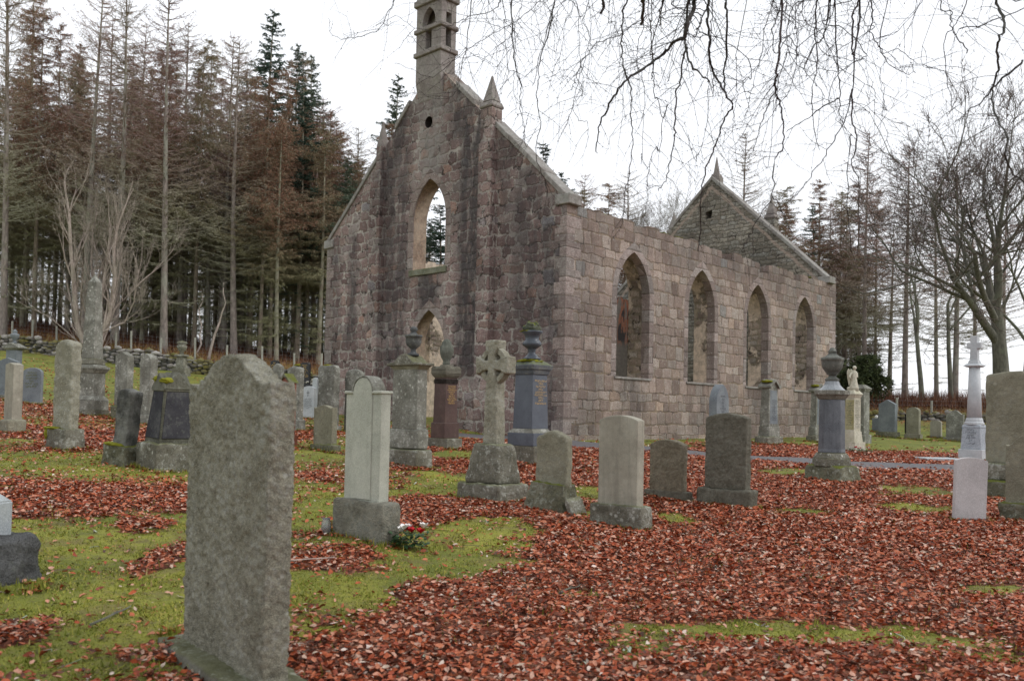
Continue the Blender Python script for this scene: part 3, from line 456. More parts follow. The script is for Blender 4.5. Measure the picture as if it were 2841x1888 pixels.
def scatter_moss():
    g = NG('moss_blade'); r = g.n('ShaderNodeNewGeometry').outputs['Random Per Island']
    m = g.done(g.ramp(r, [(0, (.11, .14, .02)), (.5, (.22, .24, .035)), (.85, (.36, .33, .07)), (1, (.36, .26, .12))]), .8, None, .15)
    out = []
    for n, a, b in ((240000, .8, 6), (160000, 6, 12), (30000, 12, 24)):
        X, Y = place(n, a, b, (1.2, .68)); c = cover(X, Y); k = (nrg.random(n) > c * 1.1) & ~in_church(X, Y) & ~on_path(X, Y); out.append(np.stack([X, Y], 1)[k])
    m0 = sum(len(o_) for o_ in out)
    X, Y = place(9000, .8, 16, (1.2, .68)); out.append(np.stack([X, Y], 1)[~on_path(X, Y)])
    for c, th, t in MON.values():
        k = int(260 * (1 + t[0][0])); hw, ht = t[0][0] / 2, max(.1, t[0][1]) / 2; e = np.abs(nrg.normal(0, .035, k)); sx = nrg.uniform(-1, 1, k); sd_ = nrg.integers(0, 4, k)
        x = np.where(sd_ < 2, sx * (hw + .03), np.where(sd_ == 2, 1, -1) * (hw + e)); y = np.where(sd_ < 2, np.where(sd_ == 0, 1, -1) * (ht + e), sx * (ht + .03))
        out.append(np.stack([c[0] + x * math.cos(th) - y * math.sin(th), c[1] + x * math.sin(th) + y * math.cos(th)], 1))
    P = np.concatenate(out); n = len(P); Z = gN(P[:, 0], P[:, 1]) - .004
    h = nrg.uniform(.005, .018, n) * (1 + .03 * P[:, 1]) * np.where(np.arange(n) >= m0, 3.2, 1); yaw = nrg.uniform(0, 2 * PI, n); w_ = nrg.uniform(.003, .006, n) * (1 + .04 * P[:, 1]); lx = nrg.normal(0, .012, (n, 2))
    co = np.zeros((n, 3, 3)); c, s = np.cos(yaw) * w_, np.sin(yaw) * w_
    co[:, 0, 0] = P[:, 0] - c; co[:, 0, 1] = P[:, 1] - s; co[:, 1, 0] = P[:, 0] + c; co[:, 1, 1] = P[:, 1] + s
    co[:, 2, 0] = P[:, 0] + lx[:, 0]; co[:, 2, 1] = P[:, 1] + lx[:, 1]; co[:, 0, 2] = Z; co[:, 1, 2] = Z; co[:, 2, 2] = Z + h
    f = np.arange(n * 3).reshape(-1, 3)
    tag(link('moss', fast_mesh('moss', co.reshape(-1, 3), f, m)), 'yellow-green moss and short grass of the churchyard lawn', 'moss', kind='stuff')
scatter_moss()
def scatter_lichen():
    mb = MB(); r = random.Random(31)
    for i in range(70):
        Y = r.uniform(2.5, 12); X = r.uniform(-1, 1) * (.5 + .6 * Y); z = g1(X, Y) + .02
        for k in range(r.randint(3, 8)):
            p = Vector((X + r.gauss(0, .02), Y + r.gauss(0, .02), z)); a = r.uniform(0, 6.28); e = Vector((math.cos(a), math.sin(a), r.uniform(0, .8))) * r.uniform(.01, .03); s_ = Vector((-math.sin(a), math.cos(a), .2)) * r.uniform(.004, .012)
            mb.add([p - s_, p + e - s_ * .6, p + e * 1.2 + s_, p + s_], [(0, 1, 2, 3)])
    for i in range(120):      # short dead twigs
        Y = r.uniform(2.5, 13); X = r.uniform(-1, 1) * (.5 + .6 * Y); z = g1(X, Y) + .025; a = r.uniform(0, 6.28); l = r.uniform(.05, .2); p = Vector((X, Y, z)); e = Vector((math.cos(a), math.sin(a), r.uniform(-.05, .1))) * l
        mb.tube([p, p + e * .5 + Vector((r.uniform(-.02, .02), r.uniform(-.02, .02), .005)), p + e], [.003, .0025, .001], 3)
    g = NG('lichen'); rr = g.n('ShaderNodeNewGeometry').outputs['Random Per Island']
    mb.build('lichen_litter', g.done(g.ramp(rr, [(0, (.30, .36, .28)), (.3, (.40, .46, .36)), (.6, (.12, .09, .07)), (1, (.3, .26, .22))]), .9), None)
    tag(bpy.data.objects['lichen_litter'], 'pale green lichen scraps and short dead twigs strewn over the leaves', 'litter', kind='stuff')
scatter_lichen()
# ------------------------------------------------------------------ ruined church
W_, L_, TW = 9.38, 15.56, .75
GR = [(0, (0.267, 0.203, 0.169)), (0.25, (0.376, 0.292, 0.249)), (0.55, (0.455, 0.376, 0.324)), (0.82, (0.416, 0.371, 0.324)), (0.95, (0.495, 0.366, 0.279)), (1, (0.337, 0.351, 0.343))]
GF = [(0, (0.218, 0.148, 0.139)), (0.3, (0.337, 0.238, 0.219)), (0.55, (0.416, 0.322, 0.294)), (0.78, (0.406, 0.356, 0.332)), (0.93, (0.515, 0.327, 0.257)), (1, (0.327, 0.332, 0.358))]
m_side = masonry('side_masonry', 1, 0, h=.285, wd=.39, mort=(.22, .17, .11), joint=.012, dist=.028, cols=GR,
                 stains=[('x', .9, .7, 0, 6, .35), ('x', 2.8, .9, .3, 1.4, .55), ('x', 6.1, .9, .3, 1.4, .4), ('x', 12.9, .9, .3, 1.4, .4), ('x', 9.5, .9, .3, 1.4, .4), ('x', 8, 9, 4.75, 5.4, .45)])
m_front = masonry('front_masonry', 0, 1, h=.27, wd=.38, mort=(.43, .40, .36), joint=.021, dist=.055, cols=GF,
                  stains=[('y', 3.2, .7, 1.5, 8.3, 0.86), ('y', 1.1, 1.3, 2.6, 6.5, 0.61), ('y', .35, .3, 0, 5, 0.61), ('y', 6.1, .75, 1.6, 9, 0.72), ('y', 4.75, .6, 3.2, 4.4, 0.81), ('y', 8.1, .35, 2.5, 5.6, 0.75), ('y', 3.5, .7, 7.5, 9.6, 0.75), ('y', 6.3, .9, 6.5, 9, 0.72), ('y', 8.9, .4, 1.5, 5.6, 0.40), ('y', 1.9, .5, 5.5, 7.6, 0.61)])
m_inner = masonry('inner_rubble', 0, 1, h=.2, wd=.33, mort=(.27, .235, .17), joint=.03, dist=.03, cols=[(0, (.30, .24, .20)), (.4, (.46, .37, .30)), (.7, (.54, .45, .37)), (1, (.46, .42, .37))], plast=((.68, .57, .46), .50, 1.2))
m_rear = masonry('rear_rubble', 0, 1, h=.15, wd=.34, mort=(.12, .11, .09), joint=.018, dist=.04, cols=[(0, (.20, .175, .14)), (.35, (.29, .265, .215)), (.7, (.36, .335, .275)), (1, (.28, .285, .26))], patch=True)
m_dress = masonry('dressed_granite', 1, 0, h=.36, wd=2.2, mort=(.18, .15, .115), joint=.007, dist=.01, cols=[(0, (.28, .225, .20)), (.4, (.34, .275, .25)), (.7, (.39, .325, .30)), (1, (.36, .33, .305))])
m_plaster = stone('old_plaster', (.30, .215, .16), (.42, .33, .25), lich=(.5, .44, .36), la=.35, pit=.7, dark=.7, scale=.6, bd=.006)
m_cope = stone('coping_granite', (.24, .22, .20), (.33, .32, .30), la=.4, scale=.7, pit=.6, dark=.5)
m_bell = stone('bellcote_granite', (.22, .195, .18), (.30, .275, .26), lich=(.24, .25, .18), la=.35, scale=.7, pit=.5, dark=.4)
m_dark = plain('shaded_reveal', (.03, .025, .022), .95, .3, 4)  # shade inside the round gable hole, put into the reveal colour
m_iron = plain('rusted_iron', (.05, .025, .02), .8, .3, 20)
ch = thing('ruined_church', 'roofless ruined church of pink-brown granite with a bellcote on its gable', 'church', (1.19, 19.90, .889), math.radians(47.44))
def arch(c, a, z0, zs, zt, n=9):
    h = zt - zs; R = (a * a + h * h) / (2 * a)
    pts = [(c - a, z0), (c + a, z0)]
    th = math.asin(min(1, h / R))
    for i in range(n + 1):          # right arc, centre at c + a - R
        t = th * i / n; pts.append((c + a - R + R * math.cos(t), zs + R * math.sin(t)))
    for i in range(n - 1, -1, -1):
        t = th * i / n; pts.append((c - a + R - R * math.cos(t), zs + R * math.sin(t)))
    return pts
def wall(name, outer, holes, axis, a0, a1, mats, splay=.0, label=None, back_holes=None):
    """mats: front, back, edge, reveal"""
    P = (lambda s, z, a: (a, s, z)) if axis == 'x' else (lambda s, z, a: (s, a, z))
    bh = back_holes or [[(c[0] + (p[0] - c[0]) * (1 + splay), c[1] + (p[1] - c[1]) * (1 + splay * .35)) for p in h] for h in holes for c in [(sum(q[0] for q in h) / len(h), sum(q[1] for q in h) / len(h))]]
    if not back_holes:      # splay about each hole's own centre
        bh = []
        for h_ in holes:
            cx = (min(q[0] for q in h_) + max(q[0] for q in h_)) / 2; z0 = min(q[1] for q in h_)
            bh.append([(cx + (x - cx) * (1 + splay), z0 + (z - z0) * (1 + splay * .3)) for x, z in h_])
    mb = MB()
    for a, hs, mi, flip in ((a0, holes, 0, False), (a1, bh, 1, True)):
        loops = [outer] + hs
        tris = tessellate_polygon([[Vector((x, z, 0)) for x, z in l] for l in loops])
        flat = [p for l in loops for p in l]
        mb.add([P(x, z, a) for x, z in flat], [tuple(t) for t in tris], mi)
    def ring(l0, l1, mi):
        n = len(l0); vs = [P(x, z, a0) for x, z in l0] + [P(x, z, a1) for x, z in l1]
        mb.add(vs, [(i, (i + 1) % n, n + (i + 1) % n, n + i) for i in range(n)], mi)
    ring(outer, outer, 2)
    for h0, h1 in zip(holes, bh): ring(h0, h1, 3)
    me = mb.mesh(name, mats)
    bm = bmesh.new(); bm.from_mesh(me); bmesh.ops.remove_doubles(bm, verts=bm.verts, dist=1e-4); bmesh.ops.recalc_face_normals(bm, faces=bm.faces)
    bm.to_mesh(me); bm.free()
    o = link(name, me, ch)
    if label: o['label'] = label
    return o
def surround(hole, wdt, axis, a, d, zmin, mats, name='window_surround'):
    """dressed margin round an opening, 4 mm proud of the wall"""
    xs = [p[0] for p in hole]; c = (min(xs) + max(xs)) / 2; zt = max(p[1] for p in hole)
    cz = zmin; inner = [(c + (x - c) * (1 - .005 / .7), z - (.005 if z > 3 else 0)) for x, z in [hole[1]] + hole[2:] + [hole[0]]]
    out = []
    n = len(inner)
    for i, (x, z) in enumerate(inner):
        if i in (0, n - 1): out.append((x + (wdt if x > c else -wdt), z)); continue
        p = inner[i - 1]; q = inner[i + 1]
        tx, tz = q[0] - p[0], q[1] - p[1]; l = math.hypot(tx, tz) or 1
        out.append((x + tz / l * wdt * (1.15 if z > zt - .01 else 1), z - tx / l * wdt * (1.3 if z > zt - .01 else 1)))
    mb = MB(); P = (lambda s, z, b: (b, s, z)) if axis == 'x' else (lambda s, z, b: (s, b, z))
    vs = [P(*p, a - .004) for p in inner] + [P(*p, a - .004) for p in out] + [P(*p, a + d) for p in inner] + [P(*p, a + d) for p in out]
    fs = []
    for i in range(n - 1):
        fs += [(i, i + 1, n + i + 1, n + i), (2 * n + i, 3 * n + i, 3 * n + i + 1, 2 * n + i + 1), (n + i, n + i + 1, 3 * n + i + 1, 3 * n + i), (i, 2 * n + i, 2 * n + i + 1, i + 1)]
    fs += [(0, n, 3 * n, 2 * n), (n - 1, 3 * n - 1, 4 * n - 1, 2 * n - 1)]
    mb.add(vs, fs); me = mb.mesh(name, mats)
    bm = bmesh.new(); bm.from_mesh(me); bmesh.ops.recalc_face_normals(bm, faces=bm.faces); bm.to_mesh(me); bm.free()
    return link(name, me, ch)
def gable_out(top=5.56, sl=.94, y0=0, y1=W_, z0=-.9):
    r = random.Random(5)
    za = top + sl * y0
    return [(y0, z0), (y1, z0), (y1, za), (W_ / 2, top + sl * W_ / 2), (y0, za)]
circ = [(4.88 + .15 * math.cos(t), 8.4 + .16 * math.sin(t)) for t in np.linspace(0, 2 * PI, 15)[:-1]]
fw = arch(4.77, .66, 4.42, 5.75, 6.85); fd = arch(4.70, .66, -.6, 2.2, 3.30)
fw_b = [(4.77 + (x - 4.77) * 1.06 + .1, 4.42 + (z - 4.42) * 1.02) for x, z in fw]
fd_b = [(4.70 + (x - 4.70) * 1.1 + .1, z + (z + .6) * .04) for x, z in fd]
circ_b = [(4.88 + (x - 4.88) * 1.2, 8.4 + (z - 8.4) * 1.2) for x, z in circ]
fg = wall('front_gable', gable_out(), [fw, fd, circ], 'x', 0, .62, [m_front, m_inner, m_side, m_plaster], back_holes=[fw_b, fd_b, circ_b], label='front gable with stained rubble face, round hole, tall pointed window and doorway')
fg.data.materials.append(m_dark)
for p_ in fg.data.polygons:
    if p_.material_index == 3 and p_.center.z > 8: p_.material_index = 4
hole = [(4.70, 8.42), (4.97, 8.42), (4.97, 8.7), (4.66, 8.75)]
wall('rear_gable', gable_out(), [hole], 'x', L_ - TW, L_, [m_rear, m_side, m_side, m_rear], label='rear gable with rough grey rubble inner face')
r5 = random.Random(11)
def side_top(x0, x1, seed, rag):
    r = random.Random(seed); x = x0; pts = []
    while x < x1 - .05:
        w1 = min(x1 - x, r.uniform(.35, .8)); h_ = 5.5 + r.uniform(-.07, .04) + (-.27 if r.random() < rag and x > 1 and x < 14 else 0)
        pts += [(x + .01, h_ - r.uniform(0, .05)), (x + w1 * .4, h_ + r.uniform(-.02, .02)), (x + w1 - .04, h_ - .005), (x + w1, h_ - r.uniform(.03, .09))]; x += w1
    pts[-1] = (x1, pts[-1][1]); return pts
CU = [2.75, 6.12, 9.52, 12.94]
wins = [arch(c, .73, 1.55, 3.62, 4.75) for c in CU]
def side_outline(seed, rag):
    t = side_top(.62, L_ - TW, seed, rag)
    return [(.62, -.9), (L_ - TW, -.9)] + t[::-1]
side = wall('side_wall', side_outline(3, .10), wins, 'y', 0, TW, [m_side, m_inner, m_side, m_inner], splay=.16, label='long side wall with four empty pointed windows')
side2 = wall('side_wall', side_outline(8, .16), wins, 'y', W_, W_ - TW, [m_side, m_inner, m_side, m_inner], splay=.16, label='far side wall, patches of plaster on its inner face')
for hcur in wins:
    surround(hcur, .2, 'y', 0, .24, 0, m_dress)
surround(fw, .2, 'x', 0, .03, 0, m_dress); surround(fd, .2, 'x', 0, .03, 0, m_dress, 'door_surround')
for c in CU:
    mb = MB(); mb.prism([(c - .8, 1.49), (c + .8, 1.49), (c + .8, 1.545), (c - .8, 1.545)], -.045, .5); mb.build('window_sill', m_cope, ch, .008)
mb = MB(); mb.box(-.05, .6, 4.03, 5.52, 4.25, 4.415); o = mb.build('window_sill', stone('mossy_sill', (.13, .14, .09), (.2, .2, .14), moss=.8), ch, .012)
# plinth course
mb = MB(); mb.box(-.06, L_ + .06, -.05, .0, -.9, .12); mb.box(-.05, 0, .0, 4.0, -.9, .12); mb.build('plinth', m_side, ch, .015)
# quoins
for (cx, cy, dx, dy) in ((0, 0, 1, 1), (0, W_, 1, -1), (L_, 0, -1, 1)):
    z = .12; k = 0; mb = MB()
    while z < 5.2:
        hq = r5.uniform(.28, .36); a, b = (.55, .2) if k % 2 else (.3, .36)
        x0, x1 = sorted((cx - dx * .006, cx + dx * a)); y0, y1 = sorted((cy - dy * .006, cy + dy * b))
        mb.box(x0, x1, y0, y1, z + .004, min(z + hq, 5.45) - .004); z += hq; k += 1
    mb.build('quoins', m_dress, ch, .008)
# pilasters, pinnacles, coping, kneelers
def pinn(x0, x1, yc, zb, name='pinnacle'):
    if x0 < 1 and yc > 5:      # worn stump of the left one
        mb = MB(); mb.box(-.1, .2, yc - .14, yc + .12, zb, 8.1); mb.build('pinnacle_shaft', m_front, ch, .02)
        mb = MB(); mb.frus((.05, yc), (.28, .25), (.03, .03), 8.1, 8.85); mb.build('pinnacle', m_bell, ch, .01); return
    mb = MB(); mb.box(x0, x1, yc - .2, yc + .2, zb, 8.22); mb.build('pinnacle_shaft', m_front if x0 < 1 else m_rear, ch, .012)
    mb = MB(); cx = (x0 + x1) / 2; dx = x1 - x0
    mb.frus((cx, yc), (dx + .03, .43), (dx + .07, .47), 8.22, 8.26); mb.frus((cx, yc), (dx + .07, .47), (dx - .02, .38), 8.26, 8.38); mb.frus((cx, yc), (dx * .85, .34), (.03, .03), 8.40, 9.08)
    mb.build('pinnacle', m_bell, ch, .01)
for yc in (2.52, 6.88):
    mb = MB(); mb.box(-.2, .0, yc - .23, yc + .23, -.9, 7.35); mb.build('pilaster', [m_front], ch, .01)
    pinn(-.18, .2, yc, 7.35); pinn(L_ - .2, L_ + .18, yc, 7.35)
def coping(x0, x1, name, breaks):
    for side_ in (0, 1):
        mb = MB(); s0 = -.05
        def pt(s, off): # s along the slope horizontally
            y = s; z = 5.56 + .94 * s + off
            return (y if side_ == 0 else W_ - y, z)
        s = -.02
        while s < W_ / 2 - .05:
            e = min(s + r5.uniform(.5, .75), W_ / 2)
            if any(b0 < (s + e) / 2 < b1 for b0, b1 in breaks):
                if mb.v: mb.build('coping', m_cope, ch, .014); mb = MB()
            else:
                q = [pt(s, -.02), pt(e - .012, -.02), pt(e - .012, .14), pt(s, .14)]
                if side_ == 1: q = q[::-1]
                jj = r5.uniform(-.012, .012)
                mb.prism([(a, b + jj) for a, b in q], x0, x1, axis='x')
            s = e
        if mb.v: mb.build('coping', m_cope, ch, .014)
        mb = MB(); mb.box(x0 - .01, x1 + .01, *((-.11, .34) if side_ == 0 else (W_ - .34, W_ + .11)), 5.45, 5.70)
        mb.build('kneeler', m_cope, ch, .02)
coping(-.05, .42, 'c', [(2.25, 2.8), (4.0, 5)])
coping(L_ - TW - .04, L_ - .3, 'c', [(2.25, 2.8)])
# bellcote
BY, BX0, BX1 = 4.83, -.12, .42
mb = MB()
mb.prism([(BX1, 9.0), (BX0 + .115, 9.0), (BX0, 9.55), (BX0, 10.21), (BX1, 10.21)][::-1], BY - .5, BY + .5)
o = mb.build('bellcote_base', m_bell, ch, .01)
mb = MB()
for zz, ex, hh in ((10.21, .06, .13), (10.86, .06, .12), (11.60, .07, .17)):
    mb.box(BX0 - ex, BX1 + ex, BY - .5 - ex, BY + .5 + ex, zz, zz + hh)
mb.build('string_course', m_bell, ch, .02)
for x0, x1 in ((BX0, BX0 + .17), (BX1 - .17, BX1)):
    mb = MB()
    mb.box(x0, x1, BY - .5, BY - .12, 10.34, 10.86); mb.box(x0, x1, BY + .12, BY + .5, 10.34, 10.86)
    hole2 = arch(BY, .26, 10.98, 11.08, 11.5, 7)
    def w2(): 
        loops = [[(BY - .5, 10.98), (BY + .5, 10.98), (BY + .5, 11.6), (BY - .5, 11.6)]]
        prof = [(BY - .5, 10.98), (BY - .26, 10.98)] + [p for p in hole2[2:]][::-1] + [(BY + .26, 10.98), (BY + .5, 10.98), (BY + .5, 11.6), (BY, 11.6), (BY - .5, 11.6)]
        return prof
    pr = w2(); half = len(pr)
    left = [(BY - .5, 10.98), (BY - .26, 10.98), (BY - .26, 11.08)] + [p for p in hole2 if p[0] < BY - 1e-6 and p[1] > 11.08 + 1e-6][::-1] + [(BY, 11.5), (BY, 11.6), (BY - .5, 11.6)]
    lf = sorted([p for p in hole2 if p[0] < BY - 1e-6 and p[1] > 11.081], key=lambda p: p[1])
    left = [(BY - .5, 10.98), (BY - .26, 10.98), (BY - .26, 11.08)] + lf + [(BY, 11.5), (BY, 11.6), (BY - .5, 11.6)]
    right = [(2 * BY - x, z) for x, z in left][::-1]
    mb.prism(left, x0, x1, axis='x'); mb.prism(right, x0, x1, axis='x')
    mb.build('bellcote_arch', m_bell, ch)
for q_ in (0,):
    mb = MB(); mb.box(BX0 + .1, BX1 - .1, BY - .49, BY - .40, 11.3, 11.6); mb.build('bellcote_lintel', m_bell, ch)
mb = MB(); mb.box(BX0 + .1, BX1 - .1, BY + .40, BY + .49, 11.3, 11.6); mb.build('bellcote_lintel', m_bell, ch)
mb = MB(); mb.frus(((BX0 + BX1) / 2, BY), (.6, 1.04), (.06, .1), 11.77, 13.3); mb.blob(((BX0 + BX1) / 2, BY, 13.38), .09, 1)
mb.build('bellcote_spire', m_bell, ch, .01)
for x_, k_ in ((1.6, 1), (4.4, 2), (5.1, 3), (8.3, 4), (11.2, 5), (13.6, 6)):
    mb = MB(); mb.blob((x_, .3, 5.5), (.22, .2, .05), k_, 3, .6, freq=3); mb.build('wall_moss', plain('wall_top_moss', (.12, .12, .035), .95, .5, 30, bd=.01), ch, smooth=True)
# finial of the rear gable
mb = MB(); cy = W_ / 2; mb.box(L_ - .6, L_ - .2, cy - .2, cy + .2, 9.85, 10.12); mb.frus((L_ - .4, cy), (.36, .36), (.28, .28), 10.12, 10.25); mb.frus((L_ - .4, cy), (.2, .2), (.03, .03), 10.25, 10.95)
mb.build('gable_finial', m_bell, ch, .015)
# iron cramp on the front
mb = MB(); mb.tube([(-.02, 8.98, 2.28), (-.03, 8.98, 2.0), (-.03, 8.8, 1.98), (-.02, 8.8, 1.75)], .012, 5); mb.tube([(-.03, 8.98, 2.25), (-.03, 8.8, 2.2), (-.03, 8.8, 2.1)], .01, 5); mb.build('iron_cramp', m_iron, ch)
# ------------------------------------------------------------------ headstones and monuments
S_brown = stone('brown_lichened_stone', (0.187, 0.178, 0.128), (0.255, 0.246, 0.183), lich=(.36, .37, .31), la=.35, pit=.75, dark=.5, grain=.2, bd=.005)
S_near = stone('mottled_lichened_granite', (.20, .19, .14), (.31, .30, .235), lich=(.42, .43, .40), la=.5, pit=.9, dark=.62, grain=.4, bd=.0042, scale=1.9)
S_grey = stone('grey_lichened_granite', (0.162, 0.160, 0.132), (0.255, 0.255, 0.221), lich=(.50, .51, .46), la=.6, pit=.7, dark=.68, grain=.15)
S_pale = stone('pale_dressed_granite', (.31, .32, .27), (.40, .41, .35), lich=(.45, .46, .42), la=.12, pit=.25, dark=.15, grain=.25, bd=.002, streak=.12)
S_cream = stone('cream_weathered_stone', (0.248, 0.235, 0.189), (0.331, 0.317, 0.258), lich=(.42, .42, .36), la=.2, pit=.3, dark=.25, grain=.15, bd=.002, streak=.3)
S_dark = stone('dark_pecked_stone', (.165, .155, .118), (.225, .215, .17), lich=(.28, .28, .24), la=.15, pit=1., dark=.45, bd=.006, scale=1.7)
S_base = stone('rough_mossy_base', (0.180, 0.172, 0.131), (0.254, 0.246, 0.197), lich=(.50, .51, .45), la=.65, pit=.9, dark=.72, moss=.35, bd=.007)
S_mossy = stone('green_mossy_base', (0.156, 0.156, 0.102), (0.230, 0.221, 0.156), lich=(.44, .46, .38), la=.5, pit=.9, dark=.7, moss=.9, bd=.008)
S_blue = stone('blue_grey_polished_granite', (0.068, 0.078, 0.097), (0.090, 0.104, 0.126), lich=(.2, .23, .26), la=.1, pit=.1, dark=.2, grain=.35, bd=.0005, rough=.42)
S_col = stone('polished_grey_granite', (.075, .083, .096), (.12, .13, .145), lich=(.28, .3, .32), la=.12, pit=.05, dark=.25, grain=.3, bd=.0004, rough=.2, streak=.35)
S_greygr = stone('blue_grey_dull_granite', (0.128, 0.145, 0.162), (0.178, 0.200, 0.212), lich=(.3, .32, .32), la=.2, pit=.3, dark=.25, grain=.3, bd=.002)
S_dkb = stone('dark_weathered_stone', (.095, .095, .07), (.15, .15, .115), lich=(.3, .31, .26), la=.3, pit=.8, dark=.6)
S_slate = stone('dark_slate_panel', (.035, .035, .042), (.06, .06, .066), lich=(.2, .21, .19), la=.25, pit=.4, dark=.4, bd=.003)
S_red = stone('red_brown_granite', (0.056, 0.032, 0.029), (0.086, 0.050, 0.043), lich=(.2, .18, .13), la=.15, pit=.2, dark=.3, grain=.3, bd=.001, rough=.5)
S_redp = stone('brick_red_granite', (.20, .07, .045), (.27, .10, .065), lich=(.3, .2, .15), la=.2, pit=.3, dark=.3)
S_black = plain('polished_black_granite', (.008, .008, .010), .25, .3, 8, .5)
S_white = stone('pale_grey_granite', (.36, .345, .345), (.45, .435, .435), lich=(.5, .48, .46), la=.1, pit=.2, dark=.12, grain=.3, bd=.002)
S_silver = stone('silver_grey_granite', (.33, .36, .38), (.43, .46, .48), lich=(.5, .52, .53), la=.1, pit=.15, dark=.1, grain=.35, bd=.001, rough=.55)
S_marble = stone('weathered_marble', (.46, .44, .33), (.60, .58, .48), lich=(.35, .36, .25), la=.3, pit=.2, dark=.3, bd=.002)
S_yel = stone('yellow_stained_marble', (.30, .28, .12), (.42, .40, .24), lich=(.2, .22, .1), la=.3, pit=.2, dark=.3, bd=.002)
M_gold = plain('gilded_lettering', (.62, .40, .12), .45, .1)
M_cut = plain('cut_lettering', (.06, .065, .07), .8, .1)
M_moss = NG('moss_cushion'); _v = M_moss.co(); _b = M_moss.noise(_v, 40, 4, .7)
M_moss = M_moss.done(M_moss.mix(M_moss.noise(_v, 9, 4), (.10, .12, .012), (.34, .32, .04)), .9, M_moss.bump(_b, .012, 1.), .1)
M_mossd = NG('dark_moss'); _v = M_mossd.co(); _b = M_mossd.noise(_v, 30, 4, .7)
M_mossd = M_mossd.done(M_mossd.mix(M_mossd.noise(_v, 9, 4), (.07, .085, .015), (.20, .20, .04)), .9, M_mossd.bump(_b, .012, 1.), .1)

def prof(kind, w, z0, z1, rise, n=12):
    """front outline, counter clockwise"""
    a = w / 2; b = [(-a, z0), (a, z0)]
    if kind == 'flat': return b + [(a, z1), (-a, z1)]
    if kind == 'arc':
        R = (a * a + rise * rise) / (2 * rise); t = math.asin(a / R)
        return b + [(R * math.sin(t * (1 - 2 * i / n)), z1 + rise - R + R * math.cos(t * (1 - 2 * i / n))) for i in range(n + 1)]
    if kind == 'gable': return b + [(a, z1), (0, z1 + rise), (-a, z1)]
    if kind == 'semi':
        r = rise; k = [(a, z1), (r * 1.02, z1)] + [(r * math.cos(PI * i / n), z1 + .0 + r * math.sin(PI * i / n)) for i in range(n + 1)] + [(-r * 1.02, z1), (-a, z1)]
        return b + k
    if kind == 'round':
        return b + [(a * math.cos(PI * i / n), z1 + rise * math.sin(PI * i / n)) for i in range(n + 1)]
    if kind == 'lancet':
        h = rise; R = (a * a + h * h) / (2 * a); th = math.asin(min(1, h / R))
        rr = [(a - R + R * math.cos(th * i / n), z1 + R * math.sin(th * i / n)) for i in range(n + 1)]
        return b + rr + [(-x, z) for x, z in rr[::-1][1:]]
    if kind == 'bell':      # concave shoulders, rounded crown
        k = []
        for i in range(2 * n + 1):
            x = a * (1 - i / n); u = abs(x) / a
            k.append((x, z1 + rise * (math.cos(PI * min(1, u / .86)) * .5 + .5) ** .72 + (0 if u < .86 else (u - .86) * .12)))
        return b + k
    if kind == 'ogee':
        k = []
        for i in range(2 * n + 1):
            x = a * (1 - i / n); u = abs(x) / a
            k.append((x, z1 + rise * ((1 - u) ** 1.6 * .55 + .45 * (math.cos(PI * u) * .5 + .5))))
        return b + k
    if kind == 'hollow':    # cut-in rounded shoulders below a flat top
        s_ = rise
        return b + [(a, z1 - s_)] + [(a - s_ * math.sin(PI / 2 * i / 5), z1 - s_ * math.cos(PI / 2 * i / 5)) for i in range(6)] + [(-a + s_ * math.cos(PI / 2 * i / 5), z1 - s_ * math.sin(PI / 2 * i / 5)) for i in range(6)] + [(-a, z1 - s_)]
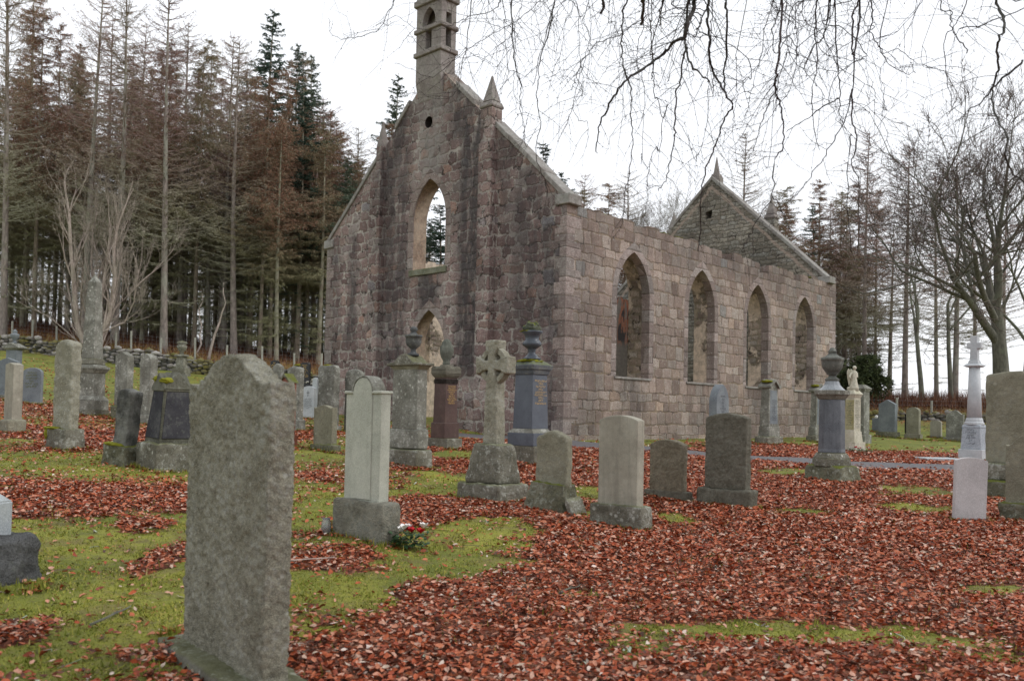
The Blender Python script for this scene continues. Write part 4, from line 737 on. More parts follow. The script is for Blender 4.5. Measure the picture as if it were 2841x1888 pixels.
class Mon:
    def __init__(s, key, name, label, cat='headstone', group='headstones and monuments of the churchyard', swap=False, lean=(0, 0), dz=0):
        c, th, t = MON[key]; s.t = [list(q) for q in t]; s.swap = swap
        if swap: th += PI / 2; s.t = [[q[1], q[0], q[2]] for q in s.t]
        z = g1(c[0], c[1]) ; s.r = thing(name, label, cat, (c[0], c[1], min(c[2], z + .05) + dz), th, group, lean)
    def tier(s, i, name, mat, k=1., top=1., bev=.012, rough=0, z0=None, z1=None, kw=None, label=None):
        w, t, z = s.t[i]; zb = s.t[i - 1][2] if i > 1 else -.15
        if z0 is not None: zb = z0
        if z1 is not None: z = z1
        mb = MB(); kw = kw or (w, t); mb.frus((0, 0), (kw[0] * k, kw[1] * k), (kw[0] * k * top, kw[1] * k * top), zb, z)
        o = mb.build(name, mat, s.r, bev, segs=2, label=label)
        if rough: roughen(o, .025 if rough < 2 else .018, .012 * min(rough, 2), 7, len(name) % 7 + w * 10, .02)
        return o
    def slab(s, i, kind, mat, rise, name='slab', bev=.01, rough=0, z0=None, w=None, t=None, z1=None, label=None, vox=.022, amp=.008, fq=9, n=12):
        ww, tt, z = s.t[i]; zb = (s.t[i - 1][2] - .01 if i > 1 else -.2) if z0 is None else z0
        mb = MB(); tt = t or tt; mb.prism(prof(kind, w or ww, zb, z1 or z, rise, n), -tt / 2, tt / 2)
        o = mb.build(name, mat, s.r, bev, segs=2, label=label)
        if rough: roughen(o, vox, amp * rough, fq, ww * 13, .008 * rough)
        return o
    def moss(s, c, r, seed=1, m=None, name='moss_cushion'):
        mb = MB(); mb.blob(c, r, seed, 3, .5, freq=3.); return mb.build(name, m or M_moss, s.r, smooth=True)
    def text(s, x0, x1, z0, z1, rows, face, mat, seed=1, off=.0015, name='inscription'):
        r = random.Random(seed); mb = MB(); hh = (z1 - z0) / rows
        for k in range(rows):
            zc = z1 - hh * (k + .5); wk = (x1 - x0) * r.choice([.35, .7, .9, 1., .8]); x = (x0 + x1) / 2 - wk / 2; xe = x + wk
            while x < xe:
                l = hh * r.uniform(.28, .5); h2 = hh * .62
                q = [(x, zc - h2 / 2), (x + l * .8, zc - h2 / 2), (x + l * .8, zc + h2 / 2), (x, zc + h2 / 2)]
                k2 = r.random()
                if k2 < .5: bars = [(x, x + l * .22, zc - h2 / 2, zc + h2 / 2), (x, x + l * .75, zc + h2 * .28, zc + h2 / 2)]
                else: bars = [(x + l * .3, x + l * .5, zc - h2 / 2, zc + h2 / 2), (x, x + l * .75, zc - h2 / 2, zc - h2 * .28)]
                for a, b, c_, d in bars:
                    if face[0] == 'y': mb.add([(a, face[1] - off, c_), (b, face[1] - off, c_), (b, face[1] - off, d), (a, face[1] - off, d)], [(0, 1, 2, 3)])
                    else: mb.add([(face[1] + off, a, c_), (face[1] + off, b, c_), (face[1] + off, b, d), (face[1] + off, a, d)], [(0, 1, 2, 3)])
                x += l
                if r.random() < .16: x += l * .6
        return mb.build(name, mat, s.r)
def urn(m, prof_, z, mat, name='urn', c=(0, 0), seg=20, sc_=1.):
    mb = MB(); mb.lathe([(r * sc_, z + h * sc_) for r, h in prof_], c, seg); return mb.build(name, mat, m.r, smooth=True)

# nearest big stone
m = Mon('near', 'headstone', 'tall thick lichened headstone with rounded top, nearest the camera, left of centre')
m.slab(2, 'bell', S_near, .15, rough=1., z0=.10, z1=1.405, vox=.0095, amp=.0095, bev=.004, fq=34, n=22)
m.tier(1, 'plinth', S_base, rough=.8, kw=(m.t[2][0] + .22, .34), z1=.115)
m = Mon('leftrock', 'monument', 'grey polished block on a split rock base, cut by the left edge of the photo', 'monument')
m.t[1][1] = .42; m.t[2][1] = .3; m.r.location.x -= .25
mb = MB(); mb.frus((0, .12), (.6, .46), (.56, .42), -.2, .27); roughen(mb.build('rock_base', stone('split_rock', (.16, .165, .165), (.27, .275, .275), pit=1., bd=.012, dark=.55, scale=.8), m.r), .02, .035, 5, 2, .04)
mb = MB(); mb.frus((-.06, .12), (.40, .30), (.40, .30), .25, .5); mb.frus((-.06, .12), (.40, .30), (.26, .16), .5, .57); mb.build('block', stone('grey_axed_granite', (.25, .28, .30), (.33, .36, .37), la=.15, pit=.2, dark=.2, grain=.3, bd=.002), m.r, .008)
m = Mon('L3', 'headstone', 'narrow upright stone with pale smooth face on a square plinth, near the left edge')
m.tier(1, 'plinth', S_brown, rough=.5); m.slab(2, 'gable', S_cream, .03, t=.17)
m = Mon('slabB', 'headstone', 'tall rough slab with worn rounded top on a mossy block, in front of the obelisk', lean=(0, .01))
m.slab(2, 'round', S_near, .09, rough=1.6, z0=.28, t=.17); m.tier(1, 'plinth', S_base, rough=1.4); m.moss((-.12, -.08, .315), (.17, .1, .025), 3); m.moss((-.19, -.13, .24), (.03, .05, .09), 4)
m = Mon('obelisk', 'obelisk', 'tall grey granite obelisk on a corniced pedestal, at the left', 'obelisk')
m.tier(1, 'foundation_block', S_base); m.tier(2, 'lower_plinth', S_grey)
m.tier(3, 'pedestal', S_grey, z0=.35, top=1.); mb = MB(); mb.frus((0, 0), (.54, .44), (.41, .345), .355, .45); mb.build('pedestal_foot', S_grey, m.r, .006)
mb = MB(); mb.frus((0, 0), (.42, .35), (.52, .43), .92, 1.0); mb.frus((0, 0), (.54, .45), (.54, .45), 1.0, 1.05); mb.frus((0, 0), (.50, .41), (.38, .32), 1.05, 1.1); mb.build('cornice', S_grey, m.r, .008)
mb = MB(); mb.frus((0, 0), (.40, .34), (.36, .3), 1.1, 1.22); mb.build('socket_block', S_base, m.r, .01)
mb = MB(); mb.frus((0, 0), (.31, .27), (.205, .18), 1.22, 2.82); mb.frus((0, 0), (.205, .18), (.01, .01), 2.82, 2.99); mb.build('shaft', S_grey, m.r, .005)
m.moss((-.22, -.12, 1.1), (.07, .09, .035), 5)
m = Mon('slabC', 'headstone', 'tall grey headstone with ogee top and mossy rock foot, right of the obelisk')
m.slab(2, 'ogee', S_grey, .08, z0=.28, t=.16); m.tier(1, 'plinth', S_mossy, rough=1.5)
m = Mon('slabD', 'headstone', 'grey lichen-spotted headstone with gabled top, left of the dark gabled monument')
m.slab(2, 'gable', S_grey, .1, z0=.2, t=.18, rough=.6); m.tier(1, 'plinth', S_grey)
m = Mon('stoneE', 'headstone', 'small leaning headstone on a mossy boulder base, left of the dark gabled monument', lean=(0, .09))
m.slab(2, 'gable', stone('streaked_grey_stone', (.085, .088, .08), (.26, .26, .24), pit=.8, dark=.6, bd=.008), .035, z0=.25, t=.18, w=.24, rough=1.2)
o = m.tier(1, 'plinth', S_mossy, kw=(.42, .34), rough=2); m.moss((-.08, -.08, .275), (.16, .12, .025), 8)
# dark gabled monument, gable towards the right
m = Mon('gableF', 'monument', 'dark tapering gabled monument with moss on its roof, left of the nearest headstone', 'monument', swap=True, lean=(.03, 0))
m.tier(1, 'plinth', S_base, rough=1.6, z1=.36)
mb = MB(); ww, tt = .40, .36
mb.frus((0, 0), (.46, .42), (.33, .32), .34, 1.03); mb.build('body', S_dkb, m.r, .012)
mb = MB(); mb.frus((0, -.0), (.40, .435), (.28, .332), .42, 1.0); mb.build('slate_panel', S_slate, m.r, .004)
mb = MB(); mb.frus((0, -.0), (.475, .36), (.342, .26), .42, 1.0); mb.build('slate_panel', S_slate, m.r, .004)
mb = MB(); mb.prism([(-.165, 1.0), (.165, 1.0), (.185, 1.04), (0, 1.25), (-.185, 1.04)], -.175, .175); mb.prism([(-.165, 1.003), (.165, 1.003), (.188, 1.043), (0, 1.235), (-.188, 1.043)], -.182, .182, axis='x'); mb.build('gabled_cap', S_dkb, m.r, .008)
m.moss((-.1, -.09, 1.13), (.10, .09, .04), 6); m.moss((-.09, .08, 1.15), (.11, .11, .05), 9)
m = Mon('roundA1', 'headstone', 'low blue-grey round-headed headstone with yellow lichen over its lettering, left of the tall rough slab')
m.slab(2, 'round', S_greygr, .12, z1=.75, z0=.06, t=.09); m.tier(1, 'plinth', S_grey); m.text(-.16, .16, .4, .78, 6, ('y', -.048), M_mossd, 4, name='lichened_inscription')
m = Mon('pedL1', 'monument', 'blue-grey pillar with pediment and small urn at the far left', 'monument')
m.tier(2, 'shaft', S_greygr, z0=-.1, kw=(.34, .22)); mb = MB(); mb.frus((0, 0), (.36, .24), (.5, .36), 1.19, 1.24); mb.prism([(-.25, 1.24), (.25, 1.24), (.25, 1.28), (0, 1.4), (-.25, 1.28)], -.18, .18); mb.build('pediment', S_grey, m.r, .008)
urn(m, [(.06, 0), (.06, .03), (.03, .07), (.05, .1), (.10, .17), (.12, .24), (.11, .26), (.06, .28), (.05, .3), (.07, .33), (.03, .38), (0.005, .4)], 1.38, S_greygr)
m = Mon('pedL2', 'headstone', 'wide blue-grey headstone with low pointed top, cut by the left edge of the photo')
m.slab(2, 'gable', S_greygr, .1, z0=-.1, t=.12); m.tier(1, 'plinth', S_grey)
m = Mon('redgable', 'headstone', 'brick-red granite headstone with mossy pedimented top, half hidden by the nearest stone')
m.slab(2, 'gable', S_redp, .1, z0=.2); m.tier(1, 'plinth', S_redp); mb = MB(); mb.prism([(-.19, 1.1), (-.16, 1.1), (0, 1.21), (.16, 1.1), (.19, 1.1), (0, 1.26)][::-1], -.09, .09); mb.build('coping', S_mossy, m.r)
m = Mon('slab11c', 'headstone', 'tall grey lichened slab with orange lichen on its top, right of the nearest headstone')
m.slab(2, 'ogee', S_grey, .06, z0=.22, rough=.6); m.tier(1, 'plinth', S_grey, rough=.8); m.moss((.04, 0, 1.385), (.1, .05, .02), 5)
m = Mon('slab11b', 'headstone', 'grey gabled headstone just showing over the shoulder of the nearest one')
m.slab(1, 'gable', S_grey, .08, z0=-.2, rough=.6)
m = Mon('black11a', 'headstone', 'black polished headstone with gold lettering, tip showing beside the wood')
m.slab(1, 'arc', S_black, .05, z0=-.1); m.text(-.14, .14, .9, 1.28, 4, ('y', -.055), M_gold, 2)
m = Mon('black11e', 'headstone', 'tall black polished headstone with gold lettering, alone on the far lawn')
m.slab(2, 'hollow', S_black, .05, z0=.55, z1=1.42); m.tier(1, 'plinth', S_black); m.text(-.16, .16, .85, 1.35, 7, ('y', -.054), M_gold, 3)
mb = MB(); r_ = random.Random(4)
for i in range(9): mb.blob((r_.uniform(-.25, .25), -.14, .64 + r_.uniform(0, .05)), .028, i, 1)
mb.build('small_ornaments', plain('white_ornament', (.6, .58, .52), .6), m.r)
m = Mon('blue11f', 'headstone', 'small blue-grey headstone with an incised cross above its lettering')
m.slab(2, 'arc', S_silver, .05, z0=.05); m.tier(1, 'plinth', S_grey)
mb = MB(); yy = -.044; 
for a, b, c_, d in ((-.008, .008, .6, .76), (-.05, .05, .69, .705)): mb.box(a, b, yy - .002, yy, c_, d)
mb.build('incised_cross', M_cut, m.r); m.text(-.14, .14, .28, .56, 6, ('y', yy), M_cut, 5)
m = Mon('blue11g', 'headstone', 'thin pale blue slab with slanting top standing behind the cross-incised headstone')
m.slab(1, 'gable', S_silver, .05, z0=-.1)
m = Mon('slab11h', 'headstone', 'broad tall lichen-crusted slab with yellow moss on top, left of the church gable')
m.slab(2, 'hollow', S_grey, .05, z0=.1, rough=1.3); m.tier(1, 'plinth', S_grey); m.moss((-.05, 0, 1.43), (.14, .07, .025), 9)
m = Mon('short11i', 'headstone', 'short brown headstone with curved top in front of the lichen-crusted slab')
m.slab(2, 'bell', S_brown, .05, z0=.13); m.tier(1, 'plinth', S_mossy, rough=1)
m = Mon('slab11j', 'headstone', 'round-headed grey headstone showing behind the pale shouldered stone')
m.slab(1, 'round', S_grey, .14, z1=1.25, z0=-.1, rough=.5)
# pale shouldered stone with flowers
m = Mon('cream', 'headstone', 'pale smooth headstone with square shoulders and half-round head, flowers at its right')
w_, t_, z_ = m.t[2]
mb = MB(); mb.prism(prof('semi', w_, .34, z_ - .02, w_ * .27), -t_ / 2, t_ / 2); mb.build('slab', S_pale, m.r, .006, segs=2)
mb = MB(); mb.prism(prof('round', w_ * .54, .36, z_ - .02, w_ * .27), -t_ / 2 - .012, -t_ / 2 + .01); mb.build('raised_panel', S_pale, m.r, .003)
for sx in (-1, 1):
    mb = MB(); x0, x1 = sorted((sx * (w_ / 2 + .012), sx * w_ * .265)); mb.box(x0, x1, -t_ / 2 - .018, t_ / 2 + .015, z_ - .03, z_ - .004); mb.build('shoulder_moulding', S_pale, m.r, .006)
mb = MB(); pr = prof('round', w_ * .54 + .035, z_ - .01, z_ - .01, w_ * .285)[1:]; pi_ = [(x * .9, (z - z_) * .9 + z_) for x, z in pr][::-1]
mb.prism(pr + pi_[:-1], -t_ / 2 - .018, t_ / 2 + .015); mb.build('head_moulding', S_grey, m.r)
m.tier(1, 'plinth', stone('pitted_base', (.24, .23, .18), (.33, .32, .26), pit=1., dark=.5, bd=.007), rough=.8, bev=.02)
# monument A
m = Mon('monA', 'monument', 'broad grey monument with pediment and small urn on stepped bases, left of the doorway', 'monument')
m.tier(1, 'lower_base', S_base, bev=.015, rough=.4); m.tier(2, 'upper_base', S_grey, bev=.015, rough=.4)
w_, t_, z_ = m.t[3]; m.tier(3, 'shaft', S_brown if 0 else S_grey, z0=.6)
mb = MB(); mb.box(-.085, .085, -.005, .005, 0, .01)
w4, t4, z4 = m.t[4]
mb = MB(); mb.frus((0, 0), (w_, t_), (w4 * .93, t4 * .98), z_ - .01, z_ + .05); mb.build('cornice', S_brown, m.r, .006)
mb = MB(); mb.prism([(-w4 / 2, z_ + .05), (w4 / 2, z_ + .05), (w4 / 2, z_ + .09), (w4 * .3, z_ + .1), (w4 * .12, z_ + .2), (0, z_ + .225), (-w4 * .12, z_ + .2), (-w4 * .3, z_ + .1), (-w4 / 2, z_ + .09)], -t4 / 2 - .03, t4 / 2 + .03); mb.build('pediment', S_base, m.r, .01)
urn(m, [(.085, 0), (.085, .03), (.05, .045), (.035, .085), (.05, .11), (.10, .15), (.118, .21), (.118, .275), (.13, .28), (.13, .31), (.06, .32), (.035, .36), (.06, .38), (.05, .42), (.01, .44)], z_ + .2, stone('dark_urn', (.07, .075, .08), (.12, .125, .12), pit=.3), c=(.06, 0))
# red granite monument with draped urn
m = Mon('monR', 'monument', 'dark red granite pillar with gold lettering and a draped urn, before the doorway', 'monument')
m.tier(1, 'plinth', S_base); m.tier(2, 'base', S_red); m.t[3][0] = .33; m.tier(3, 'shaft', S_red, z0=.5, top=.93, bev=.006)
mb = MB(); mb.box(-.165, .165, -.156, .156, 1.24, 1.33); mb.build('frieze', stone('carved_frieze', (.09, .07, .06), (.16, .13, .11), pit=1.4, scale=3, bd=.01), m.r, .004)
mb = MB(); mb.frus((0, 0), (.33, .31), (.42, .40), 1.35, 1.42); mb.box(-.21, .21, -.2, .2, 1.42, 1.5)
mb.build('cap', S_dark, m.r, .012)
for ax in (0, 1):
    mb = MB()
    for sx in (-.13, .13):
        pr = [(sx + .075 * math.cos(PI * i / 8), 1.5 + .07 * math.sin(PI * i / 8)) for i in range(9)]
        mb.prism(pr, -.2, .2, axis='y' if ax == 0 else 'x')
    mb.build('lobed_acroteria', S_dark, m.r, .004)
mb = MB(); mb.frus((0, 0), (.26, .25), (.16, .16), 1.5, 1.60); mb.build('urn_foot', S_dark, m.r, .01)
mb = MB(); mb.lathe([(.06, 1.59), (.07, 1.63), (.055, 1.66), (.10, 1.74), (.125, 1.84), (.12, 1.93), (.09, 1.98), (.085, 2.02), (.05, 2.07), (.01, 2.09)], (0, 0), 28)
o = mb.build('draped_urn', stone('draped_stone', (.13, .14, .115), (.24, .25, .21), pit=.8, streak=.6), m.r, smooth=True); 
for v in o.data.vertices:
    a = math.atan2(v.co.y, v.co.x); k = 1 + .10 * math.sin(a * 9 + v.co.z * 14); v.co.x *= k; v.co.y *= k
m.text(-.11, .11, .86, 1.21, 10, ('x', .1655), M_gold, 7)
# Celtic cross
m = Mon('cross', 'cross_monument', 'rough ringed stone cross on a heavy tapered block, in the middle of the churchyard', 'cross')
o = m.tier(1, 'base_slab', S_base, bev=.02, rough=1.5, z0=-.08); 
mb = MB(); mb.frus((0, 0), (.56, .44), (.43, .33), .2, .685); roughen(mb.build('die', S_base, m.r, .06, segs=3), .02, .012, 6, 4, .02)
mb = MB(); zc = 1.60
hf = [(.118, .66), (.09, zc - .26), (.062, zc - .13), (.055, zc - .055), (.13, zc - .062), (.19, zc - .095), (.262, zc - .105), (.262, zc + .105), (.19, zc + .095), (.13, zc + .062), (.055, zc + .055), (.062, zc + .13), (.10, zc + .2), (.11, 1.9)]
pr = hf + [(-x, z) for x, z in hf[::-1]]
mb.prism(pr, -.08, .08)
o = mb.build('cross', S_near, m.r, .012); roughen(o, .010, .007, 18, 3, .005)
mb = MB(); n = 28; ro, ri = .222, .152
vs = []; fs = []
for r_, y in ((ro, -.05), (ro, .05), (ri, .05), (ri, -.05)):
    vs += [(r_ * math.cos(2 * PI * i / n), y, zc + r_ * math.sin(2 * PI * i / n)) for i in range(n)]
for q in range(4):
    for i in range(n): fs.append((q * n + i, q * n + (i + 1) % n, ((q + 1) % 4) * n + (i + 1) % n, ((q + 1) % 4) * n + i))
mb = MB(); mb.add(vs, fs); me = mb.mesh('ring', S_near); bm = bmesh.new(); bm.from_mesh(me); bmesh.ops.recalc_face_normals(bm, faces=bm.faces); bm.to_mesh(me); bm.free(); o = link('ring', me, m.r); roughen(o, .010, .004, 18, 5)
# blue-grey urn monument
m = Mon('monB', 'monument', 'blue-grey polished pillar with gold lettering and a tall moss-topped urn', 'monument')
m.tier(1, 'plinth', S_base, bev=.015, kw=(.62, .5)); m.tier(2, 'base', S_blue, kw=(.58, .50), z1=.53); mb = MB(); mb.frus((0, 0), (.57, .49), (.44, .42), .53, .6); mb.build('base_moulding', S_grey, m.r, .006)
mb = MB(); mb.frus((0, 0), (.43, .41), (.39, .37), .6, 1.5); mb.build('shaft', S_blue, m.r, .006)
mb = MB(); mb.frus((0, 0), (.42, .40), (.47, .45), 1.5, 1.58); mb.frus((0, 0), (.5, .48), (.54, .52), 1.58, 1.66); mb.frus((0, 0), (.52, .5), (.24, .24), 1.66, 1.76); mb.build('cap', stone('cap_granite', (.1, .115, .13), (.16, .17, .18), lich=(.3, .32, .25), la=.4, moss=.5), m.r, .008)
m.moss((0, -.03, 1.73), (.2, .2, .035), 7); m.text(-.15, .15, 1.0, 1.42, 9, ('x', .2135), M_gold, 9)
urn(m, [(0.152, 0), (0.152, 0.02), (0.122, 0.04), (0.073, 0.09), (0.055, 0.13), (0.073, 0.15), (0.061, 0.165), (0.11, 0.2), (0.159, 0.235), (0.165, 0.27), (0.146, 0.3), (0.116, 0.33), (0.122, 0.38), (0.14, 0.42), (0.189, 0.46), (0.183, 0.475), (0.11, 0.49)], 1.76, stone('glossy_blue_urn', (.06, .07, .085), (.085, .10, .12), pit=.05, la=.02, rough=.18, grain=.2), seg=28)
mb = MB(); r_ = random.Random(3)
mb.blob((0, 0, 2.28), (.15, .15, .10), 2, 3, .25, freq=4)
for i in range(16): a = r_.uniform(0, 6.28); e = r_.uniform(0, 1.2); mb.blob((.14 * math.cos(a) * math.cos(e), .14 * math.sin(a) * math.cos(e), 2.28 + .10 * math.sin(e)), .036, i, 1)
mb.build('carved_flowers', stone('mossy_flowers', (.07, .085, .06), (.14, .15, .1), pit=1, moss=1.), m.r, smooth=True); m.moss((-.03, -.03, 2.23), (.165, .165, .022), 8)
# small gabled stone with broken base
m = Mon('gable17', 'headstone', 'small gabled pitted headstone on a crumbling mossy base, right of the ringed cross')
m.slab(2, 'gable', S_brown, .085, z0=.28, rough=1.1, t=.12); mb = MB(); mb.frus((0, 0), (.58, .40), (.47, .24), -.15, .33); roughen(mb.build('plinth', S_mossy, m.r), .02, .02, 7, 3, .03)
mb = MB(); mb.prism([(-.03, 0), (.03, 0), (.03, .2), (.0, .25), (-.03, .2)], -.14, .12); o = mb.build('broken_slab', S_base, None, .01); o.parent = None
p = m.r.matrix_basis @ Vector((.36, .02, -.04)); o.location = p; o.rotation_euler = (.1, -.35, m.r.rotation_euler.z); tag(o, 'broken grey stone fragment leaning against the crumbling base of the gabled headstone', 'stone fragment')
m = Mon('cream18', 'headstone', 'cream headstone with shallow arched top and rust streaks, on a low wide plinth')
m.slab(2, 'arc', S_cream, .05, z0=.22, bev=.012); m.tier(1, 'plinth', S_base, rough=.8, bev=.012, z0=-.1)
m = Mon('brown19', 'headstone', 'small brown pecked headstone with arched top, between the cream and the big dark one')
m.slab(2, 'arc', stone('brown_pecked_stone', (.235, .205, .145), (.32, .285, .21), lich=(.36, .35, .28), la=.15, pit=1., dark=.45, bd=.006, scale=1.8), .06, z0=.12, bev=.012, rough=1, vox=.012, amp=.006, fq=28); m.tier(1, 'plinth', S_dark, bev=.01, z0=-.1)
m = Mon('dark20', 'headstone', 'large dark brown pecked headstone with arched top, right of the small brown one')
m.slab(2, 'arc', S_dark, .055, z0=.22, bev=.012, t=.14, rough=1, vox=.012, amp=.007, fq=26); m.tier(1, 'plinth', S_dark, rough=1, bev=.015, z0=-.1)
# row near the side wall, faces towards the right
m = Mon('lancet21', 'headstone', 'blue-grey pointed-arch headstone behind the large dark one, near the church wall', swap=True)
m.slab(2, 'lancet', S_greygr, .42, z0=-.1, t=.2); mb = MB(); mb.box(-.3, .3, -.12, .12, -.1, .12); mb.build('plinth', S_grey, m.r, .01); m.text(-.15, .15, .35, 1.2, 12, ('y', -.101), M_cut, 3)
def aedicule(key, label, roofc):
    m = Mon(key, 'monument', label, 'monument', swap=True)
    m.tier(1, 'plinth', S_base, rough=1, kw=(m.t[1][0] * .9, m.t[1][1])); m.tier(2, 'base', S_grey, kw=(m.t[2][0], m.t[2][1]), top=.93)
    w_, t_, z_ = m.t[3]; mb = MB(); mb.frus((0, 0), (w_ * 1.05, t_ * 1.05), (w_ * .88, t_ * .92), m.t[2][2], z_); mb.build('shaft', S_grey, m.r, .008)
    mb = MB(); mb.frus((0, -t_ * .02), (w_ * .8, t_ * 1.04), (w_ * .66, t_ * .9), m.t[2][2] + .06, z_ - .06); mb.build('inscription_panel', S_greygr, m.r, .003)
    m.text(-w_ * .3, w_ * .3, m.t[2][2] + .15, z_ - .3, 12, ('y', -t_ * .545), M_cut, 5)
    mb = MB(); a = w_ * .56; mb.prism([(-a, z_), (-a + .05, z_ - .02), (0, z_ + .17), (a - .05, z_ - .02), (a, z_), (a, z_ + .05), (0, z_ + .24), (-a, z_ + .05)], -t_ * .75, t_ * .75); mb.build('gabled_roof', S_grey, m.r, .006)
    mb = MB(); mb.prism([(-w_ * .42, z_ - .01), (w_ * .42, z_ - .01), (0, z_ + .16)], -t_ * .5, t_ * .5); mb.build('tympanum', S_grey, m.r)
    m.moss((-a * .5, 0, z_ + .17), (a * .45, t_ * .6, .04), 4); return m
aedicule('aed22', 'grey gabled pillar with mossy roof, close to the church wall under the third window', 0)
aedicule('aed23', 'grey gabled pillar with bright yellow moss, half hidden by the polished column', 0)
# polished column with bowl urn
m = Mon('column24', 'monument', 'polished grey column topped by a large bowl urn, on a mossy boulder base', 'monument')
mb = MB(); mb.frus((0, 0), (.72, .60), (.60, .48), -.12, .25); roughen(mb.build('boulder_base', S_mossy, m.r, .05, segs=2), .022, .02, 5, 5, .035)
def octo(r0, r1, z0, z1, mb, seg=8): mb.lathe([(r0, z0), (r1, z1)], (0, 0), seg)
mb = MB(); octo(.285, .275, .24, .36, mb); octo(.27, .22, .36, .44, mb); mb.build('column_base', S_base, m.r, .008)
mb = MB(); mb.lathe([(.208, .44), (.2, .5), (.188, 1.24)], (0, 0), 10); mb.build('shaft', S_col, m.r, .016, segs=2)
mb = MB(); octo(.195, .245, 1.24, 1.31, mb, 12); octo(.26, .265, 1.31, 1.38, mb, 12); mb.build('cornice', S_grey, m.r, .006)
mb = MB(); mb.lathe([(.2, 1.38), (.165, 1.41), (.12, 1.46), (.09, 1.54)], (0, 0), 12); mb.build('bell_cap', stone('wet_granite_cap', (.25, .27, .29), (.36, .38, .4), la=.1, rough=.2, pit=.05), m.r)
urn(m, [(.10, 0), (.105, .03), (.06, .06), (.05, .09), (.085, .1), (.08, .115), (.105, .14), (.145, .2), (.158, .27), (.16, .31), (.168, .315), (.168, .35), (.11, .37), (.07, .40), (.055, .43), (.07, .435), (.05, .47), (.03, .50), (.005, .51)], 1.52, stone('dull_urn_granite', (.10, .105, .095), (.17, .175, .155), pit=.3), seg=28)
# marble angel monument
m = Mon('angel25', 'monument', 'cream marble pillar with a small winged angel figure, behind the polished column', 'monument')
m.tier(1, 'plinth', S_marble); m.tier(2, 'base', S_marble, top=.86, k=.95); m.tier(3, 'shaft', S_marble, bev=.006)
w_, t_, z_ = m.t[3]; mb = MB(); mb.box(-w_ / 2 + .01, w_ / 2 - .01, -t_ / 2 - .003, -t_ / 2 + .01, .52, 1.2); mb.build('stained_panel', S_yel, m.r); m.text(-.09, .09, .6, 1.15, 10, ('y', -t_ / 2 - .003), M_cut, 3); m.text(-.1, .1, .55, 1.2, 16, ('x', w_ / 2), M_cut, 4)
mb = MB(); mb.frus((0, 0), (w_, t_), (w_ * 1.3, t_ * 1.25), 1.25, 1.33); mb.frus((0, 0), (w_ * 1.4, t_ * 1.35), (w_ * .8, t_ * .8), 1.33, 1.43); mb.build('cornice', S_marble, m.r, .008)
mb = MB(); mb.lathe([(.105, 1.42), (.1, 1.5), (.07, 1.62), (.055, 1.72), (.07, 1.80), (.06, 1.86), (.028, 1.88), (.028, 1.90)], (.02, 0), 18); mb.blob((.045, -.02, 1.945), (.042, .05, .05), 1, 2, .05)
mb.tube([(.0, -.06, 1.83), (-.02, -.12, 1.74), (.03, -.13, 1.68)], [.026, .022, .014], 8); mb.tube([(.05, .06, 1.83), (.07, .05, 1.74), (.05, -.05, 1.70)], [.026, .022, .014], 8)
mb.build('angel', S_marble, m.r, smooth=True)
for sy in (-1, 1):
    mb = MB(); pr = [(-.05, 1.82), (-.04, 1.6), (-.075, 1.52), (-.12, 1.7), (-.135, 1.85), (-.10, 1.93), (-.06, 1.9)]; mb.prism(pr[::-1], sy * .05 - .012, sy * .05 + .012); mb.build('wing', S_marble, m.r, .008)
mb = MB(); mb.blob((-.07, -.03, 1.47), (.06, .05, .045), 4, 2, .4); mb.build('carved_flowers', S_marble, m.r, smooth=True)
m = Mon('behind25', 'monument', 'plain grey pillar with corniced top just behind the marble angel pillar', 'monument')
m.tier(1, 'plinth', S_grey, kw=(.5, .4)); m.tier(2, 'shaft', S_grey, kw=(.38, .34)); mb = MB(); mb.frus((0, 0), (.40, .36), (.5, .46), 1.6, 1.7); mb.frus((0, 0), (.5, .46), (.2, .2), 1.7, 1.82); mb.build('cornice', S_grey, m.r, .008)
m = Mon('black26', 'headstone', 'small black headstone behind the marble pillar, at its right'); m.slab(2, 'flat', S_black, 0, z0=.0); m.tier(1, 'plinth', S_black, z1=.06)
m = Mon('grey27', 'headstone', 'low grey block headstone with a white ornament on top, on the far right lawn'); m.slab(1, 'flat', S_greygr, 0, z0=-.1, w=.3)
mb = MB(); mb.blob((0, 0, .64), (.07, .05, .07), 3, 2, .3); mb.build('ornament', plain('white_ceramic', (.7, .7, .68), .4), m.r, smooth=True)
m = Mon('gab28', 'headstone', 'large blue-grey headstone with pointed top on a mossy plinth, on the far right lawn'); m.slab(2, 'gable', S_greygr, .17, z0=.2); m.tier(1, 'plinth', S_mossy)
m = Mon('brown29', 'headstone', 'brown round-headed headstone beside the large pointed blue-grey one'); m.slab(2, 'round', S_brown, .14, z0=.2, z1=1.07); m.tier(1, 'plinth', S_brown)
m = Mon('black30', 'headstone', 'black polished headstone with curved top behind a low pale one, far right'); m.slab(2, 'bell', S_black, .1, z0=.1, w=.5); m.tier(1, 'plinth', S_black, z1=.1)
m.r.location.x += .05; m.r.location.y += 2.2; m.r.location.z = g1(*m.r.location[:2])
m = Mon('grey30', 'headstone', 'low pale round-topped headstone in front of a black one, far right'); m.slab(2, 'arc', S_cream, .06, z0=.08); m.tier(1, 'plinth', S_grey)
m = Mon('orn31', 'headstone', 'grey headstone with scrolled shoulders, just left of the pale column with a cross'); m.slab(2, 'bell', S_grey, .17, z0=.14, t=.2); m.tier(1, 'plinth', S_grey)
